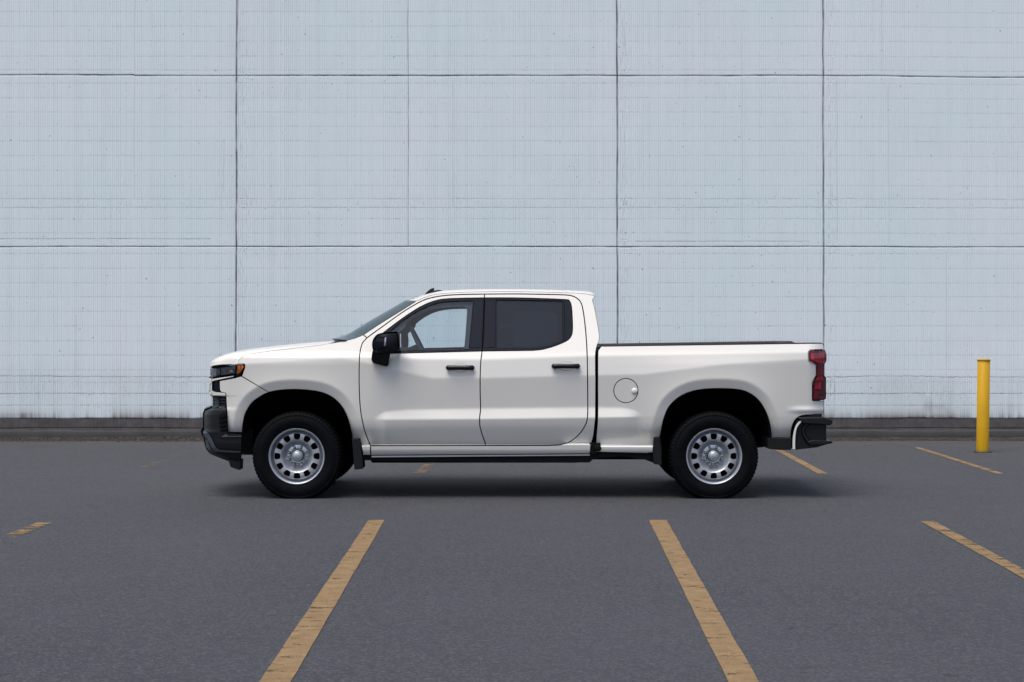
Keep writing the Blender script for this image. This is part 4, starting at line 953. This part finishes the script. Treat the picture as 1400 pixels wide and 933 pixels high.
def rim_geo():
    """steel disc with twelve window holes; works in metres, x/z plane, y = depth"""
    kp = 1000.
    def depth(r):   # r in metres
        return np.interp(r, [0, .05, .088, .094, .108, .120, .134, .142, .150, .178, .203, .210, .220, .226, .2305], [.104, .102, .100, .098, .090, .074, .042, .031, .027, .025, .028, .036, .058, .062, .064])
    def hole(a):
        P = []; hw, hh = 29., 27.5
        for q in np.linspace(0, 2 * math.pi, 28, endpoint=False):
            c, s = math.cos(q), math.sin(q); e = .55; P.append((hw * np.sign(c) * abs(c) ** e, 176 + hh * np.sign(s) * abs(s) ** e))
        P = np.array(P); P[:, 0] *= P[:, 1] / 176.; R_ = np.array([[math.cos(a), -math.sin(a)], [math.sin(a), math.cos(a)]]); return P @ R_.T
    out = ring(0, 0, 230, n=120); holes = [hole(2 * math.pi * i / 12) for i in range(12)]
    P, T = sheet(out, holes, (7, 7)); r = np.linalg.norm(P, axis=1) / kp
    V = np.stack([P[:, 0] / kp, depth(r), P[:, 1] / kp], 1); Fc = [tuple(t) for t in T]
    v = V[list(Fc[0])]; 
    if np.cross(v[1] - v[0], v[2] - v[0])[1] > 0: Fc = [f[::-1] for f in Fc]
    parts = [(V, Fc)]
    for h in holes:
        r = np.linalg.norm(h, axis=1) / kp; n = len(h); c = h.mean(0)
        rows = []
        for k, (sc, dd) in enumerate([(1, 0), (.97, .004), (.96, .014)]):
            q = c + (h - c) * sc; rows.append(np.stack([q[:, 0] / kp, depth(r) + dd, q[:, 1] / kp], 1))
        parts.append((np.vstack(rows), [(k * n + i, k * n + (i + 1) % n, (k + 1) * n + (i + 1) % n, (k + 1) * n + i) for k in range(2) for i in range(n)]))
    parts.append(lathe([(.2300, .062), (.2315, .050), (.2325, .030), (.2345, .014), (.2385, .0035), (.2440, -.0020), (.2490, -.0025), (.2520, .0015), (.2525, .008), (.249, .014), (.24, .02), (.236, .06), (.234, .22)], 120))
    return merge(*parts)
def wheel_proto():
    tv, tf = tyre_geo(); rv, rf = rim_geo()
    tm = bpy.data.meshes.new('tyre'); tm.from_pydata([tuple(v) for v in tv], [], tf); tm.materials.append(M['rubber'])
    tm.polygons.foreach_set('use_smooth', [True] * len(tm.polygons)); tm.update()
    meshes = {'tyre': tm}
    def mk(name, g, mat, ang=None):
        me = bpy.data.meshes.new(name); me.from_pydata([tuple(v) for v in g[0]], [], [tuple(f) for f in g[1]]); me.materials.append(mat)
        me.polygons.foreach_set('use_smooth', [True] * len(me.polygons)); me.update()
        if ang: me.set_sharp_from_angle(angle=math.radians(ang))
        meshes[name] = me
    mk('rim', (rv, rf), M['silver'], 50)
    cap = lathe([(.0001, .026), (.018, .027), (.031, .031), (.039, .037), (.043, .044), (.0445, .052), (.0485, .054), (.0495, .060), (.0495, .085)], 48)
    mk('center_cap', cap, M['silver'], 45)
    lug = [lathe([(.050, .098), (.0565, .088), (.063, .087), (.068, .093), (.096, .0975)], 64)]
    for i in range(8):
        a = 2 * math.pi * (i + .5) / 8; c = np.array([.079 * math.cos(a), 0, .079 * math.sin(a)])
        lv, lf = lathe([(.0001, .046), (.007, .047), (.0115, .054), (.0125, .066), (.0155, .072), (.0165, .095)], 6); lug.append((lv + c, lf))
        lv, lf = lathe([(.0001, .068), (.0052, .069), (.006, .095)], 8); a2 = a + math.pi / 8; lug.append((lv + [.082 * math.cos(a2), 0, .082 * math.sin(a2)], lf))
    mk('lug_nuts', merge(*lug), M['lugs'], 40)
    mk('brake_drum', merge(lathe([(.0001, .108), (.095, .108), (.10, .112), (.16, .115), (.165, .12), (.165, .19), (.2335, .19)], 48), box((.13, .128, -.09), (.1, .03, .09))), M['chassis'], 40)
    return meshes
WM = wheel_proto()
def set_wheel(px, far):
    e = U(px, 0, .05)[0]; Z = .380; r = bpy.data.objects.new('wheel', None); COL.objects.link(r); r.parent = truck
    wy = .052; r.location = (e, (wy - YC) if not far else (YC - wy), Z)
    for nm in ('tyre', 'rim', 'center_cap', 'lug_nuts', 'brake_drum'):
        me = WM[nm]
        if nm == 'tyre':     # the tyre flattens where it carries the truck
            if 'tyre_sq' not in WM:
                me = me.copy(); co = np.zeros(len(me.vertices) * 3, np.float32); me.vertices.foreach_get('co', co); co = co.reshape(-1, 3)
                low = co[:, 2] < -Z + .05; k = np.clip((-Z + .05 - co[:, 2]) / .075, 0, 1); mid = .1325
                co[:, 1] += (co[:, 1] - mid) / .1325 * .010 * k ** 1.5 * low; co[:, 2] = np.maximum(co[:, 2], -Z + .001)
                me.vertices.foreach_set('co', co.ravel()); me.update(); WM['tyre_sq'] = me
            me = WM['tyre_sq']
        o = bpy.data.objects.new(nm, me); COL.objects.link(o); o.parent = r
        if far: o.rotation_euler = (0, 0, math.pi)
    return r
for px in (405.5, 976.5):
    for far in (False, True): set_wheel(px, far)

for o in bpy.data.objects:
    if '_w' in o: del o['_w']
